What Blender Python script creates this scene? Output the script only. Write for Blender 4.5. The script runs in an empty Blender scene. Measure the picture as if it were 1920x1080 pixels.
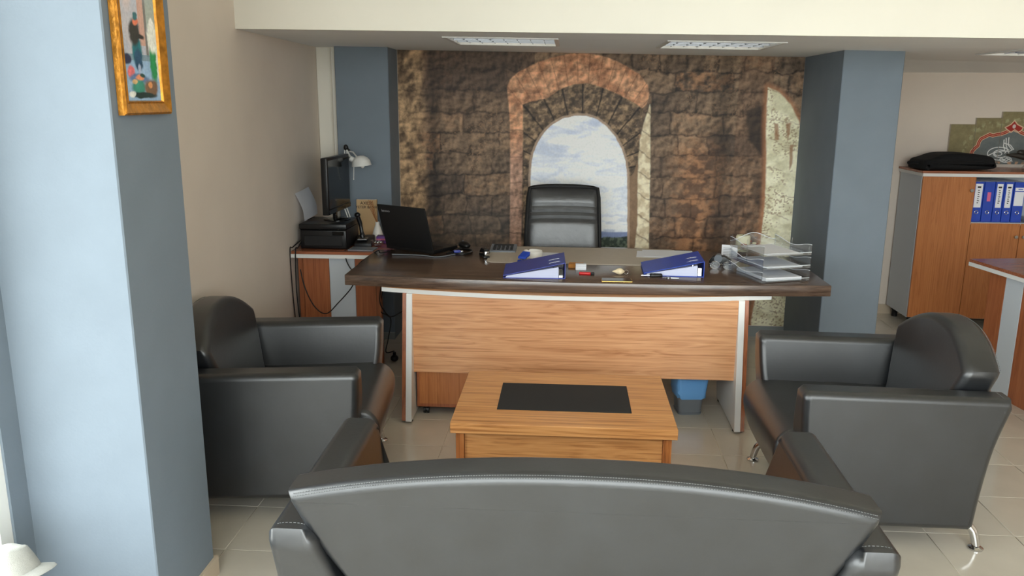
import bpy, bmesh, math, random
import numpy as np
from mathutils import Vector, Matrix
random.seed(4)
PI = math.pi
C = bpy.context.scene.collection
SC = bpy.context.scene

# ------------------------------------------------------------------ camera, sky, exposure
F_PX, PITCH, YAW, ROLL, EYE = 1545.9, .2255, .06715, .006, 1.65
_c, _s = math.cos, math.sin
FW = Vector((-_s(YAW)*_c(PITCH), _c(YAW)*_c(PITCH), -_s(PITCH)))
_rt = Vector((_c(YAW), _s(YAW), 0)); _up = _rt.cross(FW)
RT = _rt*_c(ROLL) + _up*_s(ROLL); UP = _up*_c(ROLL) - _rt*_s(ROLL)
EYEP = Vector((0, 0, EYE))
cam_d = bpy.data.cameras.new('camera'); cam = bpy.data.objects.new('camera', cam_d); C.objects.link(cam)
cam_d.sensor_width = 36; cam_d.lens = F_PX*36/1920; cam_d.clip_start = .05
M = Matrix((RT, UP, -FW)).transposed().to_4x4(); M.translation = EYEP
cam.matrix_world = M
SC.camera = cam
W = bpy.data.worlds.new('sky'); SC.world = W; W.use_nodes = True
_bg = W.node_tree.nodes['Background']
_bg.inputs[0].default_value = (.96, .985, 1.0, 1); _bg.inputs[1].default_value = 6.4
SC.view_settings.view_transform = 'Standard'; SC.view_settings.look = 'None'
SC.view_settings.exposure = 0.64; SC.view_settings.gamma = 1; SC.view_settings.use_curve_mapping = False
try:
    SC.cycles.use_denoising = True; SC.cycles.max_bounces = 10; SC.cycles.transparent_max_bounces = 40; SC.cycles.diffuse_bounces = 6
    SC.cycles.sample_clamp_indirect = 6; SC.cycles.caustics_reflective = False; SC.cycles.caustics_refractive = False
except Exception: pass
def portal(loc, rot, sx, sy):       # guides sampling of the sky through a window opening
    l = bpy.data.lights.new('window_portal', 'AREA'); l.shape = 'RECTANGLE'; l.size = sx; l.size_y = sy
    l.cycles.is_portal = True
    o = bpy.data.objects.new('window_portal', l); C.objects.link(o); o.location = loc; o.rotation_euler = rot
portal((.5, -1.0, 1.42), (PI/2, 0, 0), 4.2, 2.66)
portal((-1.62, .59, 1.47), (PI/2, 0, -PI/2), 3.0, 2.36)

# ------------------------------------------------------------------ pixel -> point helpers (1920x1080 frame)
def ray(x, y): return RT*((x-960)/F_PX) - UP*((y-540)/F_PX) + FW
def onz(x, y, z): d = ray(x, y); return EYEP + d*((z-EYE)/d.z)
def ony(x, y, Y): d = ray(x, y); return EYEP + d*(Y/d.y)
def onx(x, y, X): d = ray(x, y); return EYEP + d*(X/d.x)
ZD, ZC = .75, .74                    # heights of the desk top and of the side desk top

# ------------------------------------------------------------------ materials
def lin(c):
    return tuple((v/255/12.92 if v/255 <= .04045 else ((v/255+.055)/1.055)**2.4) for v in c)
MATS = {}
def mat(name, rgb=(128,128,128), rough=.5, metal=0, spec=.5, coat=0, coat_rough=.1, noise=0, nscale=40, bump=0, bscale=200,
        emit=0, alpha=1, trans=0, ior=1.45, stretch=(1,1,1), rnd=0):
    m = bpy.data.materials.new(name); m.use_nodes = True
    nt = m.node_tree; b = nt.nodes['Principled BSDF']
    col = lin(rgb) + (1,)
    b.inputs['Base Color'].default_value = col; b.inputs['Roughness'].default_value = rough
    b.inputs['Metallic'].default_value = metal; b.inputs['Specular IOR Level'].default_value = spec
    b.inputs['Coat Weight'].default_value = coat; b.inputs['Coat Roughness'].default_value = coat_rough
    b.inputs['Transmission Weight'].default_value = trans; b.inputs['IOR'].default_value = ior
    b.inputs['Alpha'].default_value = alpha
    if emit: b.inputs['Emission Color'].default_value = col; b.inputs['Emission Strength'].default_value = emit
    tc = None
    if noise or bump or rnd:
        tc = nt.nodes.new('ShaderNodeTexCoord'); mp = nt.nodes.new('ShaderNodeMapping')
        mp.inputs['Scale'].default_value = stretch
        nt.links.new(tc.outputs['Object'], mp.inputs['Vector'])
    if noise:
        n = nt.nodes.new('ShaderNodeTexNoise'); n.inputs['Scale'].default_value = nscale; n.inputs['Detail'].default_value = 6
        nt.links.new(mp.outputs[0], n.inputs['Vector'])
        r = nt.nodes.new('ShaderNodeValToRGB')
        lo = tuple(max(0, v*(1-noise)) for v in col[:3]) + (1,); hi = tuple(min(1, v*(1+noise)) for v in col[:3]) + (1,)
        r.color_ramp.elements[0].position = .3; r.color_ramp.elements[1].position = .7
        r.color_ramp.elements[0].color = lo; r.color_ramp.elements[1].color = hi
        nt.links.new(n.outputs['Fac'], r.inputs['Fac']); out = r.outputs['Color']
        if rnd:
            oi = nt.nodes.new('ShaderNodeObjectInfo'); mr = nt.nodes.new('ShaderNodeMapRange')
            mr.inputs['To Min'].default_value = 1-rnd; mr.inputs['To Max'].default_value = 1+rnd
            nt.links.new(oi.outputs['Random'], mr.inputs['Value'])
            hs = nt.nodes.new('ShaderNodeHueSaturation'); nt.links.new(mr.outputs[0], hs.inputs['Value'])
            nt.links.new(out, hs.inputs['Color']); out = hs.outputs['Color']
        nt.links.new(out, b.inputs['Base Color'])
    if bump:
        n2 = nt.nodes.new('ShaderNodeTexNoise'); n2.inputs['Scale'].default_value = bscale; n2.inputs['Detail'].default_value = 4
        nt.links.new(mp.outputs[0], n2.inputs['Vector'])
        bp = nt.nodes.new('ShaderNodeBump'); bp.inputs['Strength'].default_value = bump; bp.inputs['Distance'].default_value = .004
        nt.links.new(n2.outputs['Fac'], bp.inputs['Height']); nt.links.new(bp.outputs['Normal'], b.inputs['Normal'])
    MATS[name] = m
    return m
def wood(name, dark, mid, light, axis='x', rough=.35, scale=1.0, coat=.15):
    """laminate with long grain along one axis: stretched noise for streaks, a warped wave for cathedral figure"""
    m = bpy.data.materials.new(name); m.use_nodes = True; nt = m.node_tree; b = nt.nodes['Principled BSDF']
    tc = nt.nodes.new('ShaderNodeTexCoord')
    def mapped(sc):
        mp = nt.nodes.new('ShaderNodeMapping'); mp.inputs['Scale'].default_value = sc
        nt.links.new(tc.outputs['Object'], mp.inputs['Vector']); return mp.outputs[0]
    a, c = .9*scale, 75*scale
    s1 = {'x': (a, c, c), 'y': (c, a, c), 'z': (c, c, a)}[axis]
    n1 = nt.nodes.new('ShaderNodeTexNoise'); n1.inputs['Scale'].default_value = 1.6; n1.inputs['Detail'].default_value = 8
    n1.inputs['Roughness'].default_value = .65; n1.inputs['Distortion'].default_value = .35
    nt.links.new(mapped(s1), n1.inputs['Vector'])
    a, c = .7*scale, 9*scale
    s2 = {'x': (a, c, c), 'y': (c, a, c), 'z': (c, c, a)}[axis]
    n2 = nt.nodes.new('ShaderNodeTexNoise'); n2.inputs['Scale'].default_value = 2.2; n2.inputs['Detail'].default_value = 3
    n2.inputs['Distortion'].default_value = 1.2
    nt.links.new(mapped(s2), n2.inputs['Vector'])
    mul = nt.nodes.new('ShaderNodeMath'); mul.operation = 'MULTIPLY'; mul.inputs[1].default_value = 9
    nt.links.new(n2.outputs['Fac'], mul.inputs[0])
    fr = nt.nodes.new('ShaderNodeMath'); fr.operation = 'PINGPONG'; fr.inputs[1].default_value = 1
    nt.links.new(mul.outputs[0], fr.inputs[0])
    mx = nt.nodes.new('ShaderNodeMix'); mx.data_type = 'FLOAT'; mx.inputs[0].default_value = .16
    nt.links.new(n1.outputs['Fac'], mx.inputs[2]); nt.links.new(fr.outputs[0], mx.inputs[3])
    r = nt.nodes.new('ShaderNodeValToRGB'); e = r.color_ramp.elements
    e[0].position = .28; e[0].color = lin(dark)+(1,); e[1].position = .72; e[1].color = lin(light)+(1,)
    k = e.new(.47); k.color = lin(mid)+(1,)
    nt.links.new(mx.outputs[0], r.inputs['Fac']); nt.links.new(r.outputs[0], b.inputs['Base Color'])
    b.inputs['Roughness'].default_value = rough; b.inputs['Coat Weight'].default_value = coat; b.inputs['Coat Roughness'].default_value = .25
    bp = nt.nodes.new('ShaderNodeBump'); bp.inputs['Strength'].default_value = .12; bp.inputs['Distance'].default_value = .002
    nt.links.new(n1.outputs['Fac'], bp.inputs['Height']); nt.links.new(bp.outputs['Normal'], b.inputs['Normal'])
    MATS[name] = m; return m
def print_mat(name, rough=.6, fine=0, fscale=120, gain=1.0, spec=.3):
    """flat print: colours come from the mesh's colour attribute, with a little fine grain"""
    m = bpy.data.materials.new(name); m.use_nodes = True; nt = m.node_tree; b = nt.nodes['Principled BSDF']
    at = nt.nodes.new('ShaderNodeAttribute'); at.attribute_name = 'print'
    out = at.outputs['Color']
    if fine:
        tc = nt.nodes.new('ShaderNodeTexCoord'); n = nt.nodes.new('ShaderNodeTexNoise'); n.inputs['Scale'].default_value = fscale
        n.inputs['Detail'].default_value = 5; nt.links.new(tc.outputs['Object'], n.inputs['Vector'])
        mr = nt.nodes.new('ShaderNodeMapRange'); mr.inputs['From Min'].default_value = .3; mr.inputs['From Max'].default_value = .7
        mr.inputs['To Min'].default_value = gain*(1-fine); mr.inputs['To Max'].default_value = gain*(1+fine)
        nt.links.new(n.outputs['Fac'], mr.inputs['Value'])
        hs = nt.nodes.new('ShaderNodeHueSaturation'); nt.links.new(mr.outputs[0], hs.inputs['Value']); nt.links.new(out, hs.inputs['Color'])
        out = hs.outputs['Color']
    nt.links.new(out, b.inputs['Base Color']); b.inputs['Roughness'].default_value = rough
    b.inputs['Specular IOR Level'].default_value = spec
    MATS[name] = m; return m

mat('wall_beige', (222,210,198), .85, noise=.03, nscale=3, bump=.05, bscale=90)
mat('cream', (229,225,214), .8, noise=.02, nscale=3)
mat('ceiling_paint', (242,243,242), .85, noise=.02, nscale=2)
mat('blue_paint', (115,126,137), .7, noise=.04, nscale=6, bump=.08, bscale=120)
mat('baseboard', (196,180,158), .35, noise=.05, nscale=8)
mat('grey_baseboard', (140,146,146), .5)
mat('tile', (204,197,184), .16, noise=.05, nscale=5, coat=.3, coat_rough=.08, rnd=.035)
mat('grout', (216,208,192), .8)
mat('pavement', (170,168,162), .9, noise=.08, nscale=2)
mat('white_frame', (232,232,228), .4)
mat('leather', (23,25,28), .40, spec=.8, coat=.6, coat_rough=.38, noise=.3, nscale=9, bump=.1, bscale=60)
mat('leather_grain', (40,41,43), .36, spec=.8, coat=.3, coat_rough=.3, noise=.3, nscale=14, bump=.5, bscale=30)
mat('thread', (104,106,106), .7)
mat('chrome', (210,210,210), .1, metal=1)
mat('steel', (150,150,150), .3, metal=1)
mat('black_plastic', (18,18,19), .35)
mat('matte_black', (14,14,15), .6)
mat('gloss_black', (10,10,11), .08)
mat('screen', (8,9,10), .12)
mat('white_laminate', (222,222,220), .35)
mat('cool_laminate', (192,198,204), .45)
wood('wood_x', (150,94,50), (200,140,84), (220,164,106), 'x')
wood('wood_panel', (166,108,68), (208,152,108), (226,174,130), 'x')
wood('wood_y', (150,92,46), (202,138,76), (222,164,100), 'y')
wood('wood_z', (126,72,36), (172,104,54), (196,130,76), 'z')
wood('wood_red', (130,72,42), (156,90,54), (172,106,66), 'z', rough=.4)
wood('wood_cab', (150,88,42), (176,108,58), (190,124,70), 'z', rough=.4)
wood('wood_dark', (56,42,34), (84,66,54), (108,88,74), 'x', rough=.22, scale=.8, coat=.35)
wood('wood_top_red', (112,62,40), (148,88,60), (170,110,80), 'x', rough=.25)
mat('pad_black', (34,34,35), .75)
mat('pad_taupe', (186,175,160), .6, noise=.03, nscale=30)
mat('blue_plastic', (36,72,178), .4, noise=.06, nscale=20)
mat('blue_violet', (62,74,160), .4, noise=.06, nscale=20)
mat('paper', (232,234,240), .8)
mat('paper_edge', (205,210,235), .8, noise=.1, nscale=1, stretch=(1,1,900))
def clear_sheet(name, tint, refl, rough=.02):
    # thin clear sheet: lets light straight through, with a share of mirror reflection
    m = bpy.data.materials.new(name); m.use_nodes = True; nt = m.node_tree; nt.nodes.remove(nt.nodes['Principled BSDF'])
    a = nt.nodes.new('ShaderNodeBsdfTransparent'); a.inputs[0].default_value = tint
    g = nt.nodes.new('ShaderNodeBsdfGlossy'); g.inputs['Roughness'].default_value = rough
    lw = nt.nodes.new('ShaderNodeLayerWeight'); lw.inputs['Blend'].default_value = .3
    mr = nt.nodes.new('ShaderNodeMapRange'); mr.inputs['To Min'].default_value = refl*.4; mr.inputs['To Max'].default_value = min(.8, refl*4)
    nt.links.new(lw.outputs['Facing'], mr.inputs['Value'])
    mx = nt.nodes.new('ShaderNodeMixShader'); nt.links.new(mr.outputs[0], mx.inputs[0])
    nt.links.new(a.outputs[0], mx.inputs[1]); nt.links.new(g.outputs[0], mx.inputs[2])
    nt.links.new(mx.outputs[0], nt.nodes['Material Output'].inputs['Surface']); MATS[name] = m
clear_sheet('acrylic', (.96,.975,.985,1), .12, .12)
mat('acrylic_edge', (226,232,238), .15, spec=.8)
clear_sheet('glass', (.97,.99,.98,1), .08)
mat('white_plastic', (225,225,222), .35)
mat('white_enamel', (215,215,212), .3)
mat('ceramic', (236,233,226), .2)
mat('red_plastic', (200,30,34), .3)
mat('orange_card', (196,128,52), .6)
mat('gold', (214,176,104), .22, metal=1)
mat('shell', (232,214,178), .4, noise=.12, nscale=60)
mat('grey_plastic', (116,122,130), .4)
mat('blue_bag', (110,170,230), .25)
mat('gilt', (176,118,40), .38, metal=.65, noise=.35, nscale=45, bump=.6, bscale=70)
mat('book_tan', (196,164,122), .7)
mat('ink', (22,20,20), .7)
mat('wax', (226,222,190), .5)
mat('petals', (150,62,48), .8, noise=.5, nscale=80)
mat('purple_card', (98,50,130), .5)
mat('pink_label', (224,110,150), .6)
mat('cap_cloth', (176,176,170), .9, noise=.06, nscale=60, bump=.3, bscale=400)
mat('tube_lamp', (255,250,238), .4, emit=2.6)
mat('reflector', (150,154,162), .3, metal=.8)
mat('bag_cloth', (12,12,14), .9, bump=.3, bscale=300)
mat('stick', (168,112,66), .7)
mat('logo_grey', (150,150,152), .4)
mat('ornament', (44,40,34), .5)
print_mat('mural_print', .55, fine=.07, fscale=70)
print_mat('art_print', .5, fine=.06, fscale=60)
print_mat('painting_print', .35, fine=.12, fscale=120)

# ------------------------------------------------------------------ mesh helpers
def box(bm, x0, x1, y0, y1, z0, z1, bevel=0, seg=2):
    r = bmesh.ops.create_cube(bm, size=1)
    for v in r['verts']: v.co = Vector((x0+(v.co.x+.5)*(x1-x0), y0+(v.co.y+.5)*(y1-y0), z0+(v.co.z+.5)*(z1-z0)))
    if bevel:
        es = list({e for v in r['verts'] for e in v.link_edges})
        bmesh.ops.bevel(bm, geom=es, offset=bevel, segments=seg, affect='EDGES', profile=.5)
    return bm
def prism(bm, pts, axis, a0, a1, bevel=0, seg=3, caps_only=False):
    """polygon extruded along an axis: pts are (y,z) for x, (x,z) for y, (x,y) for z; a0/a1 may be functions of the point"""
    def P(p, a):
        a = a(p) if callable(a) else a
        return Vector({'x': (a, p[0], p[1]), 'y': (p[0], a, p[1]), 'z': (p[0], p[1], a)}[axis])
    lo = [bm.verts.new(P(p, a0)) for p in pts]; hi = [bm.verts.new(P(p, a1)) for p in pts]
    n = len(pts); fs = []
    f0 = bm.faces.new(lo); f1 = bm.faces.new(list(reversed(hi))); fs += [f0, f1]
    for i in range(n): fs.append(bm.faces.new((lo[i], hi[i], hi[(i+1) % n], lo[(i+1) % n])))
    bmesh.ops.recalc_face_normals(bm, faces=fs)
    if bevel:
        es = set(f0.edges) | set(f1.edges)
        bmesh.ops.bevel(bm, geom=list(es), offset=bevel, segments=seg, affect='EDGES', profile=.5)
    return bm
def spline(pts, n=8, closed=False):
    pts = [Vector(p) for p in pts]; out = []; N = len(pts)
    rng = range(N if closed else N-1)
    g = (lambda i: pts[i % N]) if closed else (lambda i: pts[max(0, min(N-1, i))])
    for i in rng:
        p0, p1, p2, p3 = g(i-1), g(i), g(i+1), g(i+2)
        for k in range(n):
            t = k/n
            out.append(.5*((2*p1)+(-p0+p2)*t+(2*p0-5*p1+4*p2-p3)*t*t+(-p0+3*p1-3*p2+p3)*t**3))
    if not closed: out.append(pts[-1])
    return out
def tube(bm, pts, r, seg=8, caps=True):
    pts = [Vector(p) for p in pts]; rings = []; prev = None
    for i, p in enumerate(pts):
        t = (pts[min(i+1, len(pts)-1)]-pts[max(i-1, 0)]).normalized()
        if prev is None:
            a = Vector((0,0,1)) if abs(t.z) < .9 else Vector((1,0,0)); u = t.cross(a).normalized()
        else:
            u = (prev-t*prev.dot(t)).normalized()
        prev = u; w = t.cross(u); rr = r[i] if isinstance(r, (list, tuple)) else r
        rings.append([bm.verts.new(p+(u*_c(2*PI*k/seg)+w*_s(2*PI*k/seg))*rr) for k in range(seg)])
    for a, b in zip(rings, rings[1:]):
        for k in range(seg): bm.faces.new((a[k], a[(k+1) % seg], b[(k+1) % seg], b[k]))
    if caps: bm.faces.new(list(reversed(rings[0]))); bm.faces.new(rings[-1])
    return bm
def lathe(bm, prof, c=(0,0,0), seg=24, mtx=None):
    c = Vector(c); rings = []
    def T(v): return (mtx @ v if mtx else v) + c
    for r, z in prof:
        rings.append([bm.verts.new(T(Vector((0,0,z))))] if r < 1e-5 else
                     [bm.verts.new(T(Vector((r*_c(2*PI*k/seg), r*_s(2*PI*k/seg), z)))) for k in range(seg)])
    for a, b in zip(rings, rings[1:]):
        for k in range(seg):
            k2 = (k+1) % seg
            if len(a) == 1 and len(b) == 1: continue
            if len(a) == 1: bm.faces.new((a[0], b[k2], b[k]))
            elif len(b) == 1: bm.faces.new((a[k], a[k2], b[0]))
            else: bm.faces.new((a[k], a[k2], b[k2], b[k]))
    bmesh.ops.recalc_face_normals(bm, faces=bm.faces)
    return bm
def disc_ball(bm, c, rx, ry, rz, u=16, v=10):
    r = bmesh.ops.create_uvsphere(bm, u_segments=u, v_segments=v, radius=1)
    for q in r['verts']: q.co = Vector((c[0]+q.co.x*rx, c[1]+q.co.y*ry, c[2]+q.co.z*rz))
    return bm
def B(): return bmesh.new()
def smooth_mesh(me, angle=40):
    me.polygons.foreach_set('use_smooth', [True]*len(me.polygons))
    try: me.set_sharp_from_angle(angle=math.radians(angle))
    except Exception: pass
def obj(name, bm, m, parent=None, world=False, angle=40, sub=0):
    """one mesh object; with world=True the shape was given in world coordinates and is moved into its parent's frame"""
    if world and parent is not None:
        w = parent; mtx = Matrix.Identity(4)
        chain = []
        while w is not None: chain.append(w); w = w.parent
        for w in reversed(chain): mtx = mtx @ (Matrix.Translation(w.location) @ w.rotation_euler.to_matrix().to_4x4())
        bm.transform(mtx.inverted())
    me = bpy.data.meshes.new(name); bm.to_mesh(me); bm.free(); smooth_mesh(me, angle)
    o = bpy.data.objects.new(name, me); C.objects.link(o)
    me.materials.append(MATS[m] if isinstance(m, str) else m)
    if parent: o.parent = parent
    if angle == 60:
        md = o.modifiers.new('flat_faces', 'WEIGHTED_NORMAL'); md.keep_sharp = True; md.weight = 80
    if sub:
        md = o.modifiers.new('soft', 'SUBSURF'); md.levels = sub; md.render_levels = sub
    return o
def tag(o, label, cat, group=None, kind=None):
    if label: o['label'] = label
    if cat: o['category'] = cat
    if group: o['group'] = group
    if kind: o['kind'] = kind
    return o
def thing(name, label, cat, loc=(0,0,0), rotz=0, group=None):
    o = bpy.data.objects.new(name, None); C.objects.link(o); o.empty_display_size = .1
    o.location = loc; o.rotation_euler = (0,0,rotz)
    return tag(o, label, cat, group)
def struct(name, bm, m, parent=None, label=None):
    o = obj(name, bm, m, parent, angle=30); o['kind'] = 'structure'
    if label: o['label'] = label
    return o
def copy_tree(o, parent=None):
    c = o.copy(); C.objects.link(c); c.parent = parent
    for ch in o.children: copy_tree(ch, c)
    return c
def text_mesh(bm, s, size, mtx):
    cu = bpy.data.curves.new('lettering', 'FONT'); cu.body = s; cu.size = size; cu.align_x = 'CENTER'; cu.extrude = size*.01
    t = bpy.data.objects.new('lettering', cu); C.objects.link(t)
    bpy.context.view_layer.update()
    me = bpy.data.meshes.new_from_object(t.evaluated_get(bpy.context.evaluated_depsgraph_get()))
    bpy.data.objects.remove(t); bpy.data.curves.remove(cu)
    k = len(bm.verts); bm.from_mesh(me); bm.verts.ensure_lookup_table()
    bmesh.ops.transform(bm, matrix=mtx, verts=bm.verts[k:]); bpy.data.meshes.remove(me)
    return bm

# ------------------------------------------------------------------ noise and flat-print helpers (numpy)
def _h(ix, iy, seed=0):
    n = (ix.astype(np.int64)*374761393 + iy.astype(np.int64)*668265263 + seed*1274126177) & 0x7fffffff
    n = ((n ^ (n >> 13))*1274126177) & 0x7fffffff
    n = n ^ (n >> 16)
    return (n & 0xffff)/65535.0
def vnoise(x, y, seed=0):
    ix = np.floor(x); iy = np.floor(y); fx = x-ix; fy = y-iy
    fx = fx*fx*(3-2*fx); fy = fy*fy*(3-2*fy)
    a, b, c, d = _h(ix, iy, seed), _h(ix+1, iy, seed), _h(ix, iy+1, seed), _h(ix+1, iy+1, seed)
    return (a*(1-fx)+b*fx)*(1-fy)+(c*(1-fx)+d*fx)*fy
def fbm(x, y, o=4, seed=0):
    s = 0; a = .5; t = 0
    for i in range(o): s = s+a*vnoise(x*2**i, y*2**i, seed+i*17); t += a; a *= .55
    return s/t
def sdist(px, py, poly):
    """signed distance to a closed polygon, negative inside"""
    d = np.full(px.shape, 1e9); ins = np.zeros(px.shape, bool); n = len(poly)
    for i in range(n):
        ax, ay = poly[i]; bx, by = poly[(i+1) % n]
        ex, ey = bx-ax, by-ay; wx, wy = px-ax, py-ay
        t = np.clip((wx*ex+wy*ey)/(ex*ex+ey*ey+1e-12), 0, 1)
        d = np.minimum(d, (wx-ex*t)**2+(wy-ey*t)**2)
        cr = ((ay > py) != (by > py)) & (px < (bx-ax)*(py-ay)/(by-ay+1e-12)+ax)
        ins ^= cr
    d = np.sqrt(d); return np.where(ins, -d, d)
def ldist(px, py, pts):
    d = np.full(px.shape, 1e9)
    for (ax, ay), (bx, by) in zip(pts, pts[1:]):
        ex, ey = bx-ax, by-ay; wx, wy = px-ax, py-ay
        t = np.clip((wx*ex+wy*ey)/(ex*ex+ey*ey+1e-12), 0, 1)
        d = np.minimum(d, (wx-ex*t)**2+(wy-ey*t)**2)
    return np.sqrt(d)
def sst(a, b, x): t = np.clip((x-a)/(b-a), 0, 1); return t*t*(3-2*t)
def col(c): return np.array(lin(c))
def mixc(base, c, f): return base*(1-f[..., None]) + (c if isinstance(c, np.ndarray) and c.ndim > 1 else np.asarray(c))*f[..., None]
def print_sheet(name, m, func, u0, u1, v0, v1, step, place, parent=None, thick=.004):
    """a flat printed sheet: grid of vertices coloured by func(u, v); place(u, v, depth) puts it in the world"""
    nu = max(2, int((u1-u0)/step)+1); nv = max(2, int((v1-v0)/step)+1)
    u = np.linspace(u0, u1, nu); v = np.linspace(v0, v1, nv); U, V = np.meshgrid(u, v)
    colr = func(U, V).reshape(-1, 3)
    co = place(U.ravel(), V.ravel())
    idx = np.arange(nu*nv).reshape(nv, nu)
    q = np.stack([idx[:-1, :-1], idx[:-1, 1:], idx[1:, 1:], idx[1:, :-1]], -1).reshape(-1, 4)
    me = bpy.data.meshes.new(name)
    me.vertices.add(len(co)); me.vertices.foreach_set('co', co.astype(np.float32).ravel())
    me.loops.add(q.size); me.loops.foreach_set('vertex_index', q.ravel().astype(np.int32))
    me.polygons.add(len(q)); me.polygons.foreach_set('loop_start', np.arange(0, q.size, 4, dtype=np.int32))
    at = me.color_attributes.new('print', 'FLOAT_COLOR', 'POINT')
    at.data.foreach_set('color', np.concatenate([np.clip(colr, 0, 1), np.ones((len(colr), 1))], 1).astype(np.float32).ravel())
    me.update(calc_edges=True); me.validate()
    o = bpy.data.objects.new(name, me); C.objects.link(o); me.materials.append(MATS[m])
    if parent: o.parent = parent
    return o

# ================================================================== THE ROOM
YB, YF, YS = 5.80, 6.56, -1.0                 # mural wall, far wall in the right bay, shop front
XR = 4.8
def wl(y): return -1.60-.0306*(y-2.2)          # the left wall runs slightly out of square
def cz(x): return 1.955-.015*x                 # lowered ceiling
# floor: grout bed, a tile for each one in view, the rest joined
bm = B(); box(bm, -2.2, XR+.2, YS-.1, YF+.2, -.06, -.003)
floor = struct('floor', bm, 'grout')
PX, PY, GX, GY = .335, .3335, .088, 2.710
bm = B(); box(bm, .0014, PX-.0014, .0014, PY-.0014, -.003, 0, bevel=.0012, seg=1)
tile0 = obj('floor_tile', bm, 'tile', floor)
first = True; rest = B(); cnt = 0
for j in range(-15, 13):
    for i in range(-7, 15):
        x, y = GX+i*PX, GY+j*PY
        if x < -2.0 or x+PX > XR+.15 or y+PY < YS or y > YF: continue
        near = y > 2.2 and x > wl(y)-.3 and x < .66*y+.1
        if near and cnt < 298:
            o = tile0 if first else tile0.copy()
            if not first: C.objects.link(o); o.parent = floor
            first = False; o.location = (x, y, 0); cnt += 1
        else: box(rest, x+.0014, x+PX-.0014, y+.0014, y+PY-.0014, -.003, 0)
o = obj('floor_tiles', rest, 'tile', floor); o['kind'] = 'stuff'
# left wall (with the shop window in its front part), shop front, right wall, back walls
bm = B(); prism(bm, [(wl(2.16), 2.16), (wl(YB+.3), YB+.3), (wl(YB)-.3, YB+.3), (wl(2.16)-.3, 2.16)], 'z', -.05, 3.0)
struct('wall_left', bm, 'wall_beige')
bm = B()
box(bm, -1.80, -1.595, 2.09, 2.17, -.05, 3.0)
box(bm, -1.80, -1.595, YS, 2.09, -.05, .30); box(bm, -1.80, -1.595, YS, 2.09, 2.65, 3.0); box(bm, -1.80, -1.595, YS-.1, YS+.1, -.05, 3.0)
struct('wall_left_front', bm, 'blue_paint')
def window(name, x0, x1, y0, y1, z0, z1, axis, n):
    bm = B(); t = .05
    if axis == 'x':
        box(bm, x0, x1, y0, y1, z0, z0+t); box(bm, x0, x1, y0, y1, z1-t, z1)
        for k in range(n+1):
            y = y0+(y1-y0-t)*k/n; box(bm, x0, x1, y, y+t, z0, z1)
    else:
        box(bm, x0, x1, y0, y1, z0, z0+t); box(bm, x0, x1, y0, y1, z1-t, z1)
        for k in range(n+1):
            x = x0+(x1-x0-t)*k/n; box(bm, x, x+t, y0, y1, z0, z1)
    w = struct(name, bm, 'white_frame')
    for k in range(n):
        bm = B()
        if axis == 'x':
            a = y0+(y1-y0-t)*k/n+t; b = y0+(y1-y0-t)*(k+1)/n; xm = (x0+x1)/2; box(bm, xm-.003, xm+.003, a, b, z0+t, z1-t)
        else:
            a = x0+(x1-x0-t)*k/n+t; b = x0+(x1-x0-t)*(k+1)/n; ym = (y0+y1)/2; box(bm, a, b, ym-.003, ym+.003, z0+t, z1-t)
        obj('pane', bm, 'glass', w)
window('window_1', -1.665, -1.603, YS+.1, 2.09, .30, 2.65, 'x', 3)
window('window_2', -1.6, 2.6, YS-.03, YS+.03, .10, 2.75, 'y', 3)
bm = B(); box(bm, -1.8, XR+.2, YS-.1, YS+.1, 2.75, 3.0); box(bm, -1.8, XR+.2, YS-.1, YS+.1, -.05, .10); box(bm, 2.6, XR+.2, YS-.1, YS+.1, .10, 2.75); struct('wall_front', bm, 'wall_beige')
bm = B(); box(bm, XR, XR+.2, YS-.1, YF+.2, -.05, 3.0); struct('wall_right', bm, 'wall_beige')
bm = B(); box(bm, -1.9, 1.9, YB, YB+.25, -.05, 2.2); struct('wall_back', bm, 'wall_beige')
bm = B(); box(bm, 1.6, XR+.1, YF, YF+.2, -.05, 2.2); struct('wall_far_right', bm, 'wall_beige')
# columns
bm = B(); box(bm, -1.545, -1.19, 5.50, YB, -.01, cz(-1.3)+.05, bevel=.004, seg=1); struct('wall_column_left', bm, 'blue_paint', label='dark blue-grey column left of the mural')
bm = B(); box(bm, 1.555, 1.895, 5.00, YF, -.01, cz(1.7)+.05, bevel=.004, seg=1); struct('wall_column_right', bm, 'blue_paint', label='blue-grey column right of the mural')
bm = B(); box(bm, wl(2.5)-.02, -1.219, 2.168, 2.545, -.01, 3.0, bevel=.004, seg=1); struct('wall_column_front', bm, 'blue_paint', label='large pale blue-grey pillar at left carrying the framed picture')
bm = B(); box(bm, -1.219, -1.208, 2.16, 2.556, 0, .07); box(bm, -1.5, -1.219, 2.545, 2.556, 0, .07); struct('baseboard_pillar', bm, 'baseboard')
bm = B(); box(bm, 1.895, XR, YF-.012, YF, 0, .075); struct('baseboard_far', bm, 'baseboard')
bm = B(); box(bm, -1.19, 1.555, YB-.012, YB, 0, .075); struct('baseboard_back', bm, 'grey_baseboard')
bm = B(); box(bm, -1.545, -1.19, 5.488, 5.5, 0, .05); struct('baseboard_column', bm, 'grey_baseboard')
# white pipe boxing in the corner
bm = B(); box(bm, wl(5.7)+.004, -1.585, 5.62, 5.70, 0, cz(-1.65), bevel=.004, seg=1); box(bm, -1.585, -1.548, 5.56, 5.72, 0, cz(-1.6), bevel=.004, seg=1)
struct('trim_1', bm, 'cream', label='cream boxed pipe in the corner beside the column')
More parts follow.
